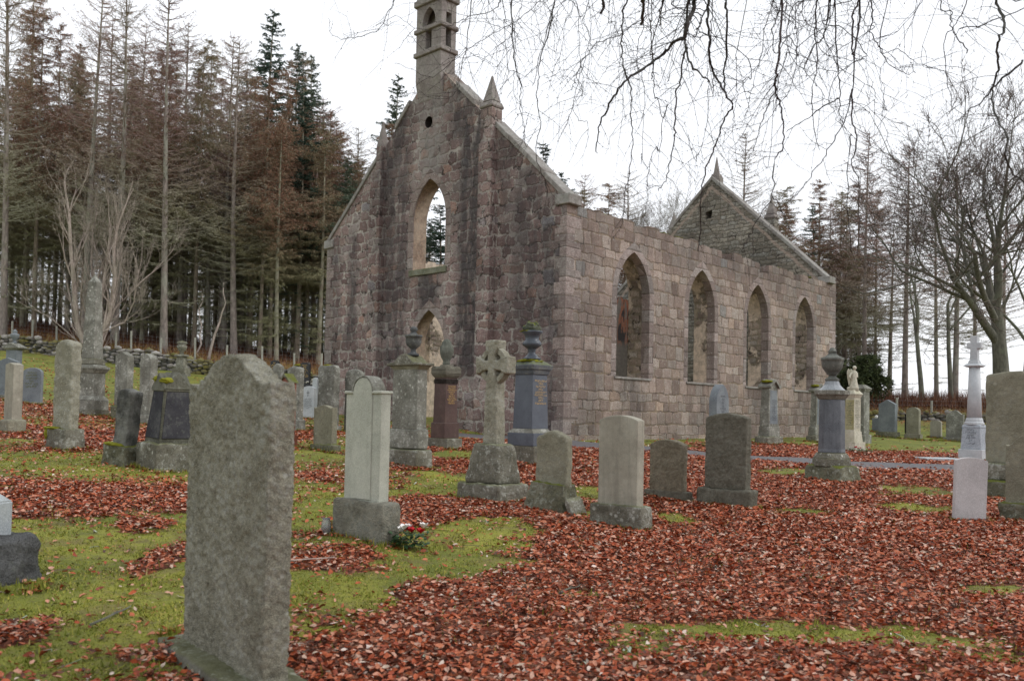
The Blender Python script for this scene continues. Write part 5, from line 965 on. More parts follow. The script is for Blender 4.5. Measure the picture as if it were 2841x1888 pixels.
# pale column with cross
m = Mon('crosscol33', 'monument', 'slender pale grey column carrying a small cross, on a tapered pedestal', 'monument')
mb = MB(); mb.frus((0, 0), (.47, .43), (.47, .43), -.1, .255); mb.build('plinth', S_silver, m.r, .01)
mb = MB(); mb.frus((0, 0), (.40, .38), (.35, .33), .255, .70); mb.frus((0, 0), (.37, .35), (.34, .32), .70, .76); mb.build('pedestal', stone('silver_speckled', (.24, .27, .30), (.31, .34, .37), la=.1, grain=.5, bd=.001, pit=.1), m.r, .008)
mb = MB(); mb.lathe([(.19, .76), (.19, .8), (.17, .82), (.165, .86), (.15, .9)], (0, 0), 16); mb.build('column_base', S_silver, m.r)
mb = MB(); mb.lathe([(.145, .9), (.125, 1.4), (.105, 1.95)], (0, 0), 14); mb.build('shaft', S_silver, m.r, smooth=True)
mb = MB(); mb.frus((0, 0), (.24, .24), (.33, .31), 1.95, 1.98); mb.frus((0, 0), (.33, .31), (.22, .2), 1.98, 2.03); mb.frus((0, 0), (.2, .18), (.17, .15), 2.03, 2.1); mb.build('capital', S_silver, m.r, .006)
mb = MB(); mb.prism([(-.075, 2.1), (.075, 2.1), (.065, 2.34), (.135, 2.34), (.135, 2.46), (.065, 2.46), (.07, 2.6), (-.07, 2.6), (-.065, 2.46), (-.135, 2.46), (-.135, 2.34), (-.065, 2.34)], -.06, .06); mb.build('cross', S_silver, m.r, .006)
m.text(-.1, .1, .35, .68, 6, ('y', -.185), M_cut, 8)
m = Mon('white34', 'headstone', 'pale grey headstone without plinth, leaning slightly in the leaves at the right', lean=(0, .03)); m.slab(1, 'arc', S_white, .035, z0=-.2, bev=.005, t=.08, w=.33)
m = Mon('slab35', 'monument', 'massive dark lichened slab on stepped mossy blocks at the right edge', 'monument')
m.tier(1, 'lower_step', S_mossy, rough=1.2, kw=(.62, .8)); m.tier(2, 'upper_step', S_base, rough=1, kw=(.58, .6)); m.slab(3, 'arc', S_brown, .05, z0=.46, w=.66, t=.3, rough=.8)
m = Mon('right36', 'headstone', 'grey-brown headstone with hollowed shoulder cut by the right edge of the photo')
m.tier(1, 'plinth', S_mossy, rough=1, kw=(.46, .3)); m.slab(2, 'bell', S_brown, .12, z0=.19, w=.36, t=.14)
# far urn pillar by the boundary wall
x_, y_ = -15.9, 41.5
r_ = thing('monument', 'small dark urn pillar beside the boundary wall, beyond the dark gabled monument', 'monument', (x_, y_, g1(x_, y_)), -.2, 'headstones and monuments of the churchyard')
mb = MB(); mb.box(-.35, .35, -.25, .25, -.1, .35); mb.frus((0, 0), (.45, .35), (.35, .3), .35, .9); mb.frus((0, 0), (.55, .45), (.5, .4), .9, 1.0); mb.build('pillar', S_base, r_, .01)
mb = MB(); mb.lathe([(.12, 1.0), (.08, 1.1), (.22, 1.3), (.24, 1.42), (.16, 1.48), (.25, 1.55), (.2, 1.62), (.02, 1.66)], (0, 0), 14); mb.build('urn', S_base, r_, smooth=True)
# ---- things left at graves
def pt(key, lx, ly):
    c, th, t = MON[key]; return (c[0] + lx * math.cos(th) - ly * math.sin(th), c[1] + lx * math.sin(th) + ly * math.cos(th))
def flowers(name, label, x, y, w_, h_, nf, cols, seed):
    r = random.Random(seed); o = thing(name, label, 'flowers', (x, y, g1(x, y)), 0)
    mb = MB()
    for i in range(220):
        a = r.uniform(0, 6.28); d = r.random() ** .6 * w_; cx, cy = d * math.cos(a), d * math.sin(a) * .6; z = r.uniform(.0, h_ * .8)
        b = r.uniform(0, 6.28); l = r.uniform(.04, .07); e = Vector((math.cos(b), math.sin(b), r.uniform(-.3, .8))).normalized() * l; s_ = e.cross(Vector((0, 0, 1))).normalized() * l * .3
        p = Vector((cx, cy, z)); mb.add([p, p + e * .5 + s_, p + e, p + e * .5 - s_], [(0, 1, 2, 3)])
    mb.build('leaves', plain('flower_leaf', (.035, .085, .03), .5, .5, 30), o)
    for i in range(nf):
        cx, cy, z = r.uniform(-w_, w_) * .8, r.uniform(-.5, .3) * w_, h_ * r.uniform(.85, 1.2); mb = MB()
        for k in range(6):
            a = k * PI / 3 + r.random(); p = Vector((cx, cy, z)); e = Vector((math.cos(a), math.sin(a), 1.2)) * h_ * .24; s_ = Vector((-math.sin(a), math.cos(a), 0)) * h_ * .17
            mb.add([p, p + e * .6 + s_, p + e, p + e * .6 - s_], [(0, 1, 2, 3)])
        mb.build('bloom', cols[i % len(cols)], o, smooth=True)
    return o
fwht, fred, fpink = plain('white_petal', (.8, .78, .76), .5, .05), plain('red_petal', (.55, .012, .02), .45, .2), plain('pink_petal', (.6, .1, .13), .5, .2)
x_, y_ = pt('cream', .50, .07); flowers('flower_posy', 'posy of red and white artificial flowers beside the pale shouldered headstone', x_, y_, .17, .16, 7, [fwht, fred, fred, fwht, fwht], 3)
x_, y_ = pt('angel25', .36, -.28); flowers('flower_posy', 'small red and white flowers at the foot of the marble angel pillar', x_, y_, .30, .11, 14, [fred, fwht, fpink], 5)
x_, y_ = pt('cream', -.33, -.17)
o = thing('glass_jar', 'clear glass jar standing before the pitted base of the pale shouldered headstone', 'jar', (x_, y_, g1(x_, y_)), 0)
gl = NG('jar_glass'); gl.b.inputs['Transmission Weight'].default_value = .85; mg = gl.done((.75, .8, .8), .12, None, .5)
mb = MB(); mb.lathe([(.04, 0), (.043, .01), (.043, .10), (.032, .125), (.034, .145), (.031, .145), (.028, .125), (.038, .1), (.038, .012)], (0, 0), 20); mb.build('glass', mg, o, smooth=True)
mb = MB(); mb.lathe([(.036, .0), (.036, .035)], (0, 0), 16); mb.build('earth_inside', plain('jar_earth', (.14, .05, .03), .8), o)
p3 = (2688 - 1420.5) / 2398.72 * 30.8
mb = MB(); mb.blob((0, 0, .12), (.12, .1, .12), 2, 3, .15); o = mb.build('blue_bag', plain('blue_plastic', (.02, .25, .62), .4, .2, 20), None, smooth=True); o.location = (16.6, 31.6, g1(16.6, 31.6) + .42)
mb2 = MB(); mb2.frus((0, 0), (.3, .25), (.24, .2), -.1, .44); o2 = mb2.build('stone_block', S_grey, None, .01); o2.location = (16.6, 31.6, g1(16.6, 31.6)); tag(o2, 'low grey stone block carrying a bright blue object, near the cross column', 'stone')
tag(o, 'bright blue plastic object on a low block, left of the pale column with a cross', 'plastic bag')
x_, y_ = 8.9, 17.6; mb = MB(); mb.box(-.35, .35, -.25, .25, -.1, .06); o = mb.build('ledger_slab', S_silver, None, .01); o.location = (8.75, 17.75, g1(8.75, 17.75)); tag(o, 'flat pale slab lying in the grass left of the pale column with a cross', 'stone slab')
# ------------------------------------------------------------------ boundary wall, fences
def dry_wall():
    r = random.Random(21); root = thing('boundary_wall', 'low mossy drystone wall running along the back of the churchyard', 'stone wall', (0, 43.8, 0))
    mb = MB(); x = -40.
    core = MB()
    while x < 34:
        lf = min(1, max(0, (12 - x) / 30)); hh = .38 + .42 * lf + .06 * math.sin(x * .9)
        y = float(wallY(x)); z0 = g1(x, y - .3)
        core.box(x - .26, x + .26, y - 43.8 - .22, y - 43.8 + .3, z0 - .3, z0 + hh * .9)
        z = 0.
        while z < hh:
            sz = r.uniform(.13, .27); 
            xx = x + r.uniform(-.1, .1)
            mb.blob((xx, y - 43.8 - .2 + r.uniform(-.05, .05), z0 + z + sz * .4), (r.uniform(.14, .27), .2, sz * .62), r.random() * 90, 1, .5, freq=1.6)
            z += sz * .95
        x += .32
    M = NG('drystone'); v = M.co(); rr = M.n('ShaderNodeNewGeometry').outputs['Random Per Island']
    col = M.ramp(rr, [(0, (.09, .085, .075)), (.4, (.20, .185, .17)), (.8, (.33, .31, .29)), (1, (.45, .43, .41))])
    nz = M.sep(M.n('ShaderNodeNewGeometry').outputs['Normal'])[2]
    col = M.mix(M.math('MULTIPLY', M.step(M.math('ADD', M.noise(v, .9, 4), M.math('MULTIPLY', nz, .12)), .5, .58), .85), col, M.mix(M.noise(v, 6, 3), (.08, .075, .015), (.22, .19, .04)))
    col = M.mix(M.math('MULTIPLY', M.step(M.noise(v, 14, 4), .5, .65), .4), col, (.05, .05, .045))
    M = M.done(col, .9, M.bump(M.noise(v, 20, 4), .02, .8), .2)
    mb.build('stones', M, root, smooth=True); core.build('core', stone('wall_core', (.05, .05, .045), (.08, .08, .07)), root)
dry_wall()
M_post = plain('weathered_post', (.36, .36, .30), .85, .2, 8)
def fence(name, label, xs, off, h, wires):
    root = thing(name, label, 'fence', (xs[0], float(wallY(xs[0])) + off, 0))
    L = root.location
    tops = []
    for i, x in enumerate(xs):
        y = float(wallY(x)) + off; z = g1(x, y) - .05; mb = MB(); le = rng.uniform(-.04, .04)
        mb.tube([(0, 0, -.2), (le, 0, h * (1 if i % 2 == 0 else .85))], .055, 7); o = mb.build('post', M_post, root); o.location = (x - L.x, y - L.y, z); tops.append((x - L.x, y - L.y - .05, z))
    mb = MB()
    for k in range(wires):
        q = (k + .5) / wires * h * .95
        for a, b in zip(tops, tops[1:]): mb.tube([(a[0], a[1], a[2] + q), (b[0], b[1], b[2] + q)], .004, 3, cap=False)
    for a, b in zip(tops, tops[1:]):
        n = int((b[0] - a[0]) / .22)
        for i in range(n):
            t = i / n; mb.tube([tuple(a[c] + (b[c] - a[c]) * t for c in (0, 1)) + (a[2] + (b[2] - a[2]) * t,), tuple(a[c] + (b[c] - a[c]) * t for c in (0, 1)) + (a[2] + (b[2] - a[2]) * t + h * .9,)], .0025, 3, cap=False)
    mb.build('wire_mesh', plain('galvanised_wire', (.25, .26, .27), .5), root)
def xa(px, Y): return (px - 1420.5) / 2398.72 * Y
fence('wire_fence', 'wire netting fence on pale round posts along the wood at the left', [xa(p, 47) for p in (-60, 16, 75, 148, 230, 321, 366, 451, 550, 640, 740, 830, 905)], .9, 1.25, 6)
fence('wire_fence', 'thin wire fence on pale posts behind the low wall at the right', [xa(p, 42) for p in (2330, 2418, 2508, 2600, 2701, 2790, 2870)], .8, .85, 4)
# ------------------------------------------------------------------ rough grass and brambles behind the wall
def scrub():
    out = []; r = nrg
    n = 52000; X = r.uniform(-38, 34, n); d = r.uniform(.15, 7, n) ** 1.0; Y = wallY(X) + d
    Z = gN(X, Y); h = r.uniform(.12, .42, n) * (1.1 - .5 * (X > 8)); a = r.normal(0, .14, (n, 2)); w_ = .014; yaw = r.uniform(0, PI, n)
    co = np.zeros((n, 3, 3)); co[:, 0] = np.stack([X - w_ * np.cos(yaw), Y - w_ * np.sin(yaw), Z], 1); co[:, 1] = np.stack([X + w_ * np.cos(yaw), Y + w_ * np.sin(yaw), Z], 1); co[:, 2] = np.stack([X + a[:, 0], Y + a[:, 1], Z + h], 1)
    g = NG('dry_grass'); rr = g.n('ShaderNodeNewGeometry').outputs['Random Per Island']
    m = g.done(g.ramp(rr, [(0, (.10, .035, .02)), (.4, (.24, .12, .05)), (.75, (.42, .27, .12)), (1, (.25, .25, .06))]), .9, None, .1)
    tag(link('dry_grass', fast_mesh('dry_grass', co.reshape(-1, 3), np.arange(n * 3).reshape(-1, 3), m)), 'tawny dead grass along the top of the boundary wall', 'grass', kind='stuff')
    # bramble and dead bracken stems
    n = 60000; X = r.uniform(-44, 34, n); Y = wallY(X) + r.uniform(1.5, 26, n); k = (X < -3) | (X > 11); X, Y = X[k], Y[k]; n = len(X); Z = gN(X, Y) + r.uniform(0, .25, n)
    h = r.uniform(.15, .6, n) * (1 + .9 * (X > 11) + .5 * (X < -3) * (Y > wallY(X) + 8)); a = r.normal(0, .35, (n, 2)); w_ = .018; yaw = r.uniform(0, PI, n)
    co = np.zeros((n, 3, 3)); co[:, 0] = np.stack([X - w_ * np.cos(yaw), Y - w_ * np.sin(yaw), Z], 1); co[:, 1] = np.stack([X + w_ * np.cos(yaw), Y + w_ * np.sin(yaw), Z], 1); co[:, 2] = np.stack([X + a[:, 0], Y + a[:, 1], Z + h], 1)
    g = NG('bracken'); rr = g.n('ShaderNodeNewGeometry').outputs['Random Per Island']
    m = g.done(g.ramp(rr, [(0, (.05, .025, .02)), (.5, (.13, .055, .035)), (1, (.22, .12, .07))]), .9, None, .1)
    tag(link('undergrowth', fast_mesh('undergrowth', co.reshape(-1, 3), np.arange(n * 3).reshape(-1, 3), m)), 'red-brown bramble and dead bracken under the trees', 'undergrowth', kind='stuff')
scrub()
# ------------------------------------------------------------------ trees
def bark(name, c, lich, la=.4, sc_=1.):
    g = NG(name); v = g.co(); s3 = g.sep(v); w_ = g.comb(g.math('MULTIPLY', s3[0], 3.), g.math('MULTIPLY', s3[1], 3.), s3[2])
    a = g.noise(w_, 3 * sc_, 5, .7); oi = g.n('ShaderNodeObjectInfo').outputs['Random']
    col = g.mix(g.step(a, .3, .7), tuple(x * .5 for x in c), c)
    col = g.mix(g.math('MULTIPLY', g.step(g.math('ADD', g.noise(v, .9, 4), g.math('MULTIPLY', g.math('SUBTRACT', oi, .5), .2)), .45, .62), la), col, lich)
    return g.done(col, .9, g.bump(a, .03, .8), .15)
BK_L = bark('larch_bark', (.31, .265, .235), (.34, .38, .30)); BK_B = bark('spruce_bark', (.29, .24, .185), (.34, .38, .27)); BK_W = bark('pale_smooth_bark', (.55, .46, .41), (.24, .24, .17), .35); BK_H = bark('beech_bark', (.17, .165, .135), (.20, .225, .155), .5)
BK_D = bark('dark_twig_bark', (.055, .04, .04), (.075, .085, .07), .5)
def twigm(name, stops, low=None):
    g = NG(name); rr = g.n('ShaderNodeNewGeometry').outputs['Random Per Island']; oi = g.n('ShaderNodeObjectInfo').outputs['Random']; c = g.ramp(rr, stops)
    hs = g.n('ShaderNodeHueSaturation', {'Color': c}); g.set(hs.inputs['Value'], g.math('ADD', .7, g.math('MULTIPLY', oi, .6))); g.set(hs.inputs['Hue'], g.math('ADD', .485, g.math('MULTIPLY', oi, .03)))
    col = hs.outputs[0]
    col = g.mix(g.math('MULTIPLY', g.step(oi, .5, .7), .5), col, (.15, .17, .11))
    if low: z = g.sep(g.co())[2]; col = g.mix(g.step(g.math('ADD', z, g.math('MULTIPLY', g.noise(g.co(), .5, 2), 5.)), 14.5, 8.), col, low)
    return g.done(col, .9, None, .1)
TW_L = twigm('larch_twigs', [(0, (.25, .17, .15)), (.5, (.40, .27, .235)), (1, (.48, .40, .36))], (.34, .34, .25))
TW_B = twigm('brown_twigs', [(0, (.14, .11, .075)), (.3, (.26, .165, .11)), (.6, (.42, .22, .155)), (.85, (.25, .225, .14)), (1, (.36, .39, .30))], (.22, .22, .125))
TW_G = twigm('spruce_needles', [(0, (.035, .06, .045)), (.5, (.07, .12, .095)), (.9, (.13, .18, .145)), (1, (.2, .15, .1))])
TW_H = twigm('broadleaf_twigs', [(0, (.09, .07, .062)), (.5, (.165, .13, .115)), (1, (.24, .21, .18))])
def conifer_mesh(kind, seed):
    r = random.Random(seed); H = 20.
    bx, by = r.uniform(-.25, .25), r.uniform(-.25, .25)
    axis = lambda z: Vector((bx * math.sin(z / H * 3), by * math.sin(z / H * 2.5 + 1) - by * math.sin(1), z))
    tb = MB(); zs = [-.6, 0, .4, 2, 5, 8, 11, 14, 17, 19, 20]
    R0_ = {'L': .19, 'B': .145, 'G': .18}[kind]
    tb.tube([axis(z) for z in zs], [R0_ * (1.5 if z <= 0 else 1.15 if z < 1 else 1) * max(.07, (1 - max(0, z) / 20.6) ** .8) for z in zs], 8)
    V = []; Fc = []
    def tri(p, q, w_):
        d = q - p; s_ = d.cross(Vector((r.uniform(-1, 1), r.uniform(-1, 1), r.uniform(-1, 1))))
        if s_.length < 1e-6: return
        s_ = s_.normalized() * w_ * .5; n = len(V); V.extend([p - s_, p + s_, q]); Fc.append((n, n + 1, n + 2))
    z = 1.6
    while z < 19.9:
        t = z / H
        if kind == 'L': cs = .26; env = 3.2 * ((1 - t) / .74) ** .45 if t > cs else r.uniform(.4, 1.9) * (r.random() < .6)
        elif kind == 'B': cs = .36; env = 2.9 * min(1, ((1 - t) / .5)) ** .52 * (.75 + .35 * math.sin(z * 1.1 + seed)) if t > cs else r.uniform(.6, 2.5) * (r.random() < .85)
        else: cs = .38; env = 3.6 * ((1 - t) / .62) ** .66 * (.8 + .28 * math.sin(z * 1.7)) if t > cs else r.uniform(.5, 2.2) * (r.random() < .85)
        n = r.choice([3, 4, 5]) if t > cs else 3
        live = t > cs
        for k in range(n):
            a = r.uniform(0, 6.283); l = env * r.uniform(.5, 1.2)
            if l < .15: continue
            up0 = {'L': .12, 'B': -.05, 'G': .1}[kind] * (1 if live else -1) + t * .35; droop = {'L': .28, 'B': .35, 'G': .45}[kind]
            o = axis(z); dr = Vector((math.cos(a), math.sin(a), 0)); pts = []
            m = max(3, int(l / .35))
            for i in range(m + 1):
                s_ = i / m; pts.append(o + dr * (l * s_) + Vector((0, 0, l * (up0 * s_ - droop * s_ * s_ + (.42 if kind == 'L' else .30) * s_ ** 3))) + Vector((r.uniform(-.04, .04), r.uniform(-.04, .04), r.uniform(-.04, .04))))
            for i in range(m):
                w0 = .035 * (1 - i / m) + .008
                d = pts[i + 1] - pts[i]; s_ = d.cross(Vector((0, 0, 1))).normalized() * w0 * .5; nn = len(V)
                up = Vector((0, 0, w0 * .5))
                V.extend([pts[i] - s_, pts[i] + s_, pts[i + 1] + s_ * .7, pts[i + 1] - s_ * .7, pts[i] - up, pts[i] + up, pts[i + 1] + up * .7, pts[i + 1] - up * .7])
                Fc.extend([(nn, nn + 1, nn + 2), (nn, nn + 2, nn + 3), (nn + 4, nn + 5, nn + 6), (nn + 4, nn + 6, nn + 7)])
            step = {'L': .12, 'B': .085, 'G': .07}[kind] if live else .16
            q = .12 * l
            while q < l:
                f = q / l; i = min(m - 1, int(f * m)); p = pts[i].lerp(pts[i + 1], f * m - i)
                sd_ = 1 if r.random() < .5 else -1
                side_ = Vector((-dr.y, dr.x, 0)) * sd_
                tl = (.25 + .75 * (1 - f)) * min(1.1, l * .42) * r.uniform(.5, 1.1)
                if kind == 'G' and live:
                    e = p + (side_ * .75 + dr * .6 + Vector((0, 0, r.uniform(-.35, .05)))) * tl; tri(p, e, .085)
                    for s2 in range(5):
                        pp = p.lerp(e, r.uniform(.2, 1)); tri(pp, pp + Vector((r.uniform(-1, 1), r.uniform(-1, 1), r.uniform(-1., .35))) * .16, .05)
                elif kind == 'B':
                    e = p + (side_ * .8 + dr * .45 + Vector((0, 0, r.uniform(-.6, .15)))) * tl; tri(p, e, .026)
                    for s2 in range(6):
                        pp = p.lerp(e, r.uniform(.1, 1)); tri(pp, pp + Vector((r.uniform(-.6, .6), r.uniform(-.6, .6), r.uniform(-.9, .2))) * .34, .024)
                else:
                    e = p + (side_ * .8 + dr * .5 + Vector((0, 0, r.uniform(-.3, .45)))) * tl * .8; tri(p, e, .022)
                    for s2 in range(4):
                        pp = p.lerp(e, r.uniform(.1, 1)); tri(pp, pp + Vector((r.uniform(-.5, .5), r.uniform(-.5, .5), r.uniform(-.45, .3))) * .34, .019)
                q += step * r.uniform(.6, 1.4)
        z += {'L': .30, 'B': .27, 'G': .27}[kind] * r.uniform(.7, 1.3) * (1 if live else 1.3)
    bk = {'L': BK_L, 'B': BK_B, 'G': BK_B}[kind]; tw = {'L': TW_L, 'B': TW_B, 'G': TW_G}[kind]
    tm = tb.mesh('trunk', bk, smooth=True)
    cm = fast_mesh('crown', np.array([tuple(p) for p in V]), np.array(Fc), tw)
    return tm, cm
VAR = {k: [conifer_mesh(k, s_) for s_ in ss] for k, ss in {'L': (1, 2, 3), 'B': (11, 12, 13), 'G': (21, 22)}.items()}
TL = {'L': ('larch', 'bare leafless larch with fine reddish-grey twigs in the wood beyond the wall', 'tree', 'bare larches in the wood'),
      'B': ('spruce', 'spruce with brown bare lower twigs in the dense wood beyond the wall', 'tree', 'brown twiggy spruces in the wood'),
      'G': ('green_spruce', 'dark green spruce crown standing above the brown wood', 'tree', 'green spruces in the wood')}
def put_tree(x, y, ztop, k, idx, label=None):
    nm, lb, cat, grp = TL[k]; z = g1(x, y); s_ = max(4, ztop - z) / 20.
    o = bpy.data.objects.new(nm, None); C.objects.link(o); o.location = (x, y, z - .1); o.rotation_euler = (rng.uniform(-.012, .012), rng.uniform(-.012, .012), rng.uniform(0, 6.28)); wd = .75 + .25 * s_
    o.scale = (wd * rng.uniform(.9, 1.15),) * 2 + (s_,); tag(o, label or lb, cat, grp)
    t, c = VAR[k][idx % len(VAR[k])]
    link('trunk', t, o); link('crown', c, o)
for i, (x, y, zt, k, _t) in enumerate(CONIFERS): put_tree(x, y, zt, k, i)
rt = random.Random(99)
for i, (px, pyt, Y) in enumerate([(690, 250, 55), (770, 150, 58), (820, 230, 53), (815, 130, 64), (870, 270, 57), (880, 330, 51), (925, 350, 58), (940, 420, 53), (975, 430, 60), (1010, 470, 56), (900, 380, 66), (745, 300, 52), (660, 180, 60), (590, 200, 58), (520, 180, 60), (400, 240, 58), (340, 120, 57), (180, 110, 58), (60, 90, 60)]):
    X = xa(px, Y); put_tree(X, Y, 1.5 + (1128 - pyt) / 2398.72 * Y, 'BBGBL'[i % 5] if i < 12 else 'B', i)
for i in range(6):
    X = rt.uniform(-44, -5); Y = rt.uniform(76, 92); put_tree(X, Y, g1(X, Y) + rt.uniform(14, 20) * (1 - .35 * float(sm((X + 18) / 12))), 'B', i)
for i in range(82):      # the depth of the wood, left of and behind the church
    X = rt.uniform(-42, -6); Y = rt.uniform(51, 76); zt = g1(X, Y) + rt.uniform(13, 19) * (1 - .35 * sm((X + 18) / 12))
    put_tree(X, Y, zt, rt.choice('BBBLBL'), i)
for i in range(26):
    X = rt.uniform(-3, 22); Y = rt.uniform(58, 78); put_tree(X, Y, g1(X, Y) + rt.uniform(9, 13.5), rt.choice('BBLBG'), i)
for i in range(14):
    X = rt.uniform(16, 24.5); Y = rt.uniform(52, 72); put_tree(X, Y, g1(X, Y) + rt.uniform(9, 15), rt.choice('LLB'), i)
# broadleaved trees, by recursive branching
def broad_mesh(seed, H, r0, levels=5, spread=.6, trunk_frac=.3, lean=0., nchild=3, twig=.015, upright=.25, stems=1, up_first=None, droop=0., first=.5, limbs=None):
    r = random.Random(seed); tb = MB(); V = []; Fc = []
    def tri(p, q, w_):
        d = q - p; s_ = d.cross(Vector((r.uniform(-1, 1), r.uniform(-1, 1), r.uniform(-1, 1)))); 
        if s_.length < 1e-6: return
        s_ = s_.normalized() * w_ * .5; n = len(V); V.extend([p - s_, p + s_, q]); Fc.append((n, n + 1, n + 2))
    def grow(p, d, l, rad, lv):
        n = 5 if lv < 2 else 4; pts = [p]; rr = [rad]
        for i in range(n):
            d = (d + Vector((r.uniform(-1, 1), r.uniform(-1, 1), r.uniform(-.6, 1) * upright * 2)) * (.06 if lv == 0 else .17) + Vector((0, 0, -droop * lv * .05))).normalized()
            pts.append(pts[-1] + d * l / n); rr.append(rad * (1 - .45 * (i + 1) / n))
        if lv < levels - 1: tb.tube(pts, rr, 7 if lv < 2 else 4 if lv < 3 else 3, cap=False)
        else:
            for a, b in zip(pts, pts[1:]): tri(a, b + (b - a) * .3, twig * 1.4)
        if lv >= levels:
            return
        if lv == levels - 1:
            for i in range(7):
                f = r.uniform(.1, 1) * n; j = min(n - 1, int(f)); q = pts[j].lerp(pts[j + 1], f - j); e = (d + Vector((r.uniform(-1, 1), r.uniform(-1, 1), r.uniform(-.7, .9)))).normalized() * l * r.uniform(.3, .7); tri(q, q + e, twig)
                for s2 in range(2): q2 = q.lerp(q + e, r.uniform(.3, .9)); tri(q2, q2 + (e.normalized() + Vector((r.uniform(-1, 1), r.uniform(-1, 1), r.uniform(-1, 1)))) * l * .16, twig * .8)
            return
        k = nchild + (1 if lv < 2 else 0) + (r.random() < .4)
        for i in range(k):
            f = (r.uniform(.35 if lv else first, 1.) if i else 1.) * n; j = min(n - 1, int(f)); q = pts[j].lerp(pts[j + 1], f - j)
            s_ = spread * r.uniform(.6, 1.3) * (.5 if i == 0 else 1)
            a = r.uniform(0, 6.28); pe = d.orthogonal().normalized(); pe.rotate(Matrix.Rotation(a, 3, d)); nd = (d + pe * s_ * 1.5 + Vector((0, 0, upright * .6))).normalized()
            grow(q, nd, l * r.uniform(.62, .82) * (1 if lv else .9), rr[j] * r.uniform(.5, .72) * (1.15 if i == 0 else 1), lv + 1)
    if limbs:
        for pl, r_a in limbs:
            P = [Vector(p) for p in pl]; n = len(P); R_ = [r_a * (1 - .62 * i / (n - 1)) for i in range(n)]; tb.tube(P, R_, 7, cap=False)
            for i in range(1, n):
                d = (P[i] - P[i - 1]).normalized(); ll = (P[i] - P[i - 1]).length
                for k in range(3 if i > 1 else 1):
                    f = r.random(); q = P[i - 1].lerp(P[i], f); nd = (d + Vector((r.uniform(-1, 1), r.uniform(-1, 1), r.uniform(.2, .8))) * .7).normalized(); grow(q, nd, H * r.uniform(.12, .24), R_[i] * r.uniform(.35, .6), 2)
            grow(P[-1], (P[-1] - P[-2]).normalized(), H * .2, R_[-1], 2)
        return tb, V, Fc
    for s_ in range(stems):
        a = 6.28 * s_ / stems + .4; d0 = Vector((math.cos(a) * (.42 if stems > 1 else lean), math.sin(a) * (.42 if stems > 1 else 0), 1)).normalized()
        grow(Vector((math.cos(a) * .15 * (stems > 1), math.sin(a) * .15 * (stems > 1), -.3)), d0, H * trunk_frac, r0, 0)
    return tb, V, Fc
def broad(name, label, x, y, ztop, seed, bk, tw, cat='tree', group=None, **k):
    z = g1(x, y); H = ztop - z; tb, V, Fc = broad_mesh(seed, H, **k)
    mz = max(v[2] for v in V); s_ = H / mz
    root = thing(name, label, cat, (x, y, z), 0, group); root.scale = (s_, s_, s_)
    tm = tb.mesh('trunk', bk, smooth=True); link('trunk', tm, root); link('crown', fast_mesh('crown', np.array([tuple(p) for p in V]), np.array(Fc), tw), root)
    return root
BL = {'a': 31, 'b': 32, 'c': 33}
cnt = 0
BLAB = ['round-headed leafless tree behind the rear gable, left of its finial', 'tall leafless tree close left of the rear gable finial', 'leafless tree rising over the broken side wall', 'thin leafless tree behind the far end of the long church wall', 'leafless tree just left of the rear gable, low crown',
        '', 'leafless tree with spreading dark crown at the right edge, behind the big beech', 'leafless tree between the larches and the big beech', 'leafless tree behind the big beech, tall pale crown', 'leafless tree at the extreme right edge of the photo', '', '']
for i, (n, x, y, zt) in enumerate(BROAD):
    if n == 'beech': x += 1.3; zt += 1.5
    if n == 'beech':
        broad('beech_tree', 'big grey beech with smooth forked trunk, right of the slender cross column', x, y, zt, 44, BK_H, TW_H, r0=.5, levels=6, spread=.68, trunk_frac=.40, nchild=3, twig=.026, upright=.16, first=.7)
    elif n == 's':
        broad('hazel_bush', ['thin bare shrub under the larches, right of the church', 'bare bushy shrub at the far corner of the church'][i % 2], x, y, min(zt, g1(x, y) + 4.5), 50 + i, BK_H, TW_H, 'shrub', r0=.05, levels=4, spread=.6, trunk_frac=.4, stems=4, twig=.014)
    else:
        broad('bare_tree', BLAB[i], x, y, zt, BL[n] + i, BK_H, TW_H, group='leafless trees beyond the church', r0=.17, levels=6, spread=.5, trunk_frac=.4, nchild=2 + (i % 2 if i < 5 else 0), twig=.016, upright=.3, first=.6)
# pale many-stemmed tree by the obelisk
xb, yb = xa(252, 46.4), 46.4
k_ = 46.4 / 2398.72
def PL(pts, dy): return [((px - 252) * k_, dy * i / len(pts), (930 - py) * k_) for i, (px, py) in enumerate(pts)]
LIMBS = [(PL([(240, 960), (225, 880), (192, 800), (180, 700), (172, 600), (160, 500), (152, 400), (148, 330)], -.5), .27),
         (PL([(246, 960), (236, 860), (218, 760), (240, 660), (262, 560), (300, 450)], .8), .18),
         (PL([(255, 960), (262, 800), (278, 690), (286, 600), (296, 500), (300, 400)], .5), .2),
         (PL([(262, 960), (285, 845), (318, 770), (336, 680), (344, 590), (338, 480), (350, 400)], -.6), .26),
         (PL([(262, 950), (300, 830), (330, 720), (380, 660), (430, 600), (470, 560)], 1.2), .12),
         (PL([(240, 950), (215, 880), (150, 820), (90, 770), (45, 745)], -.8), .06),
         (PL([(250, 960), (262, 840), (330, 810), (400, 780), (440, 700), (450, 640)], -1.4), .09),
         (PL([(248, 960), (250, 800), (235, 640), (215, 520), (210, 420)], 1.4), .16)]
broad('pale_stemmed_tree', 'pale pinkish many-stemmed bare tree rising behind the obelisk', xb, yb, g1(xb, yb) + 11.6, 63, BK_W, bark('pale_twigs', (.46, .40, .34), (.28, .28, .20), .4), r0=.15, levels=5, spread=.36, trunk_frac=.36, nchild=2, twig=.02, upright=.9, stems=5, limbs=LIMBS)
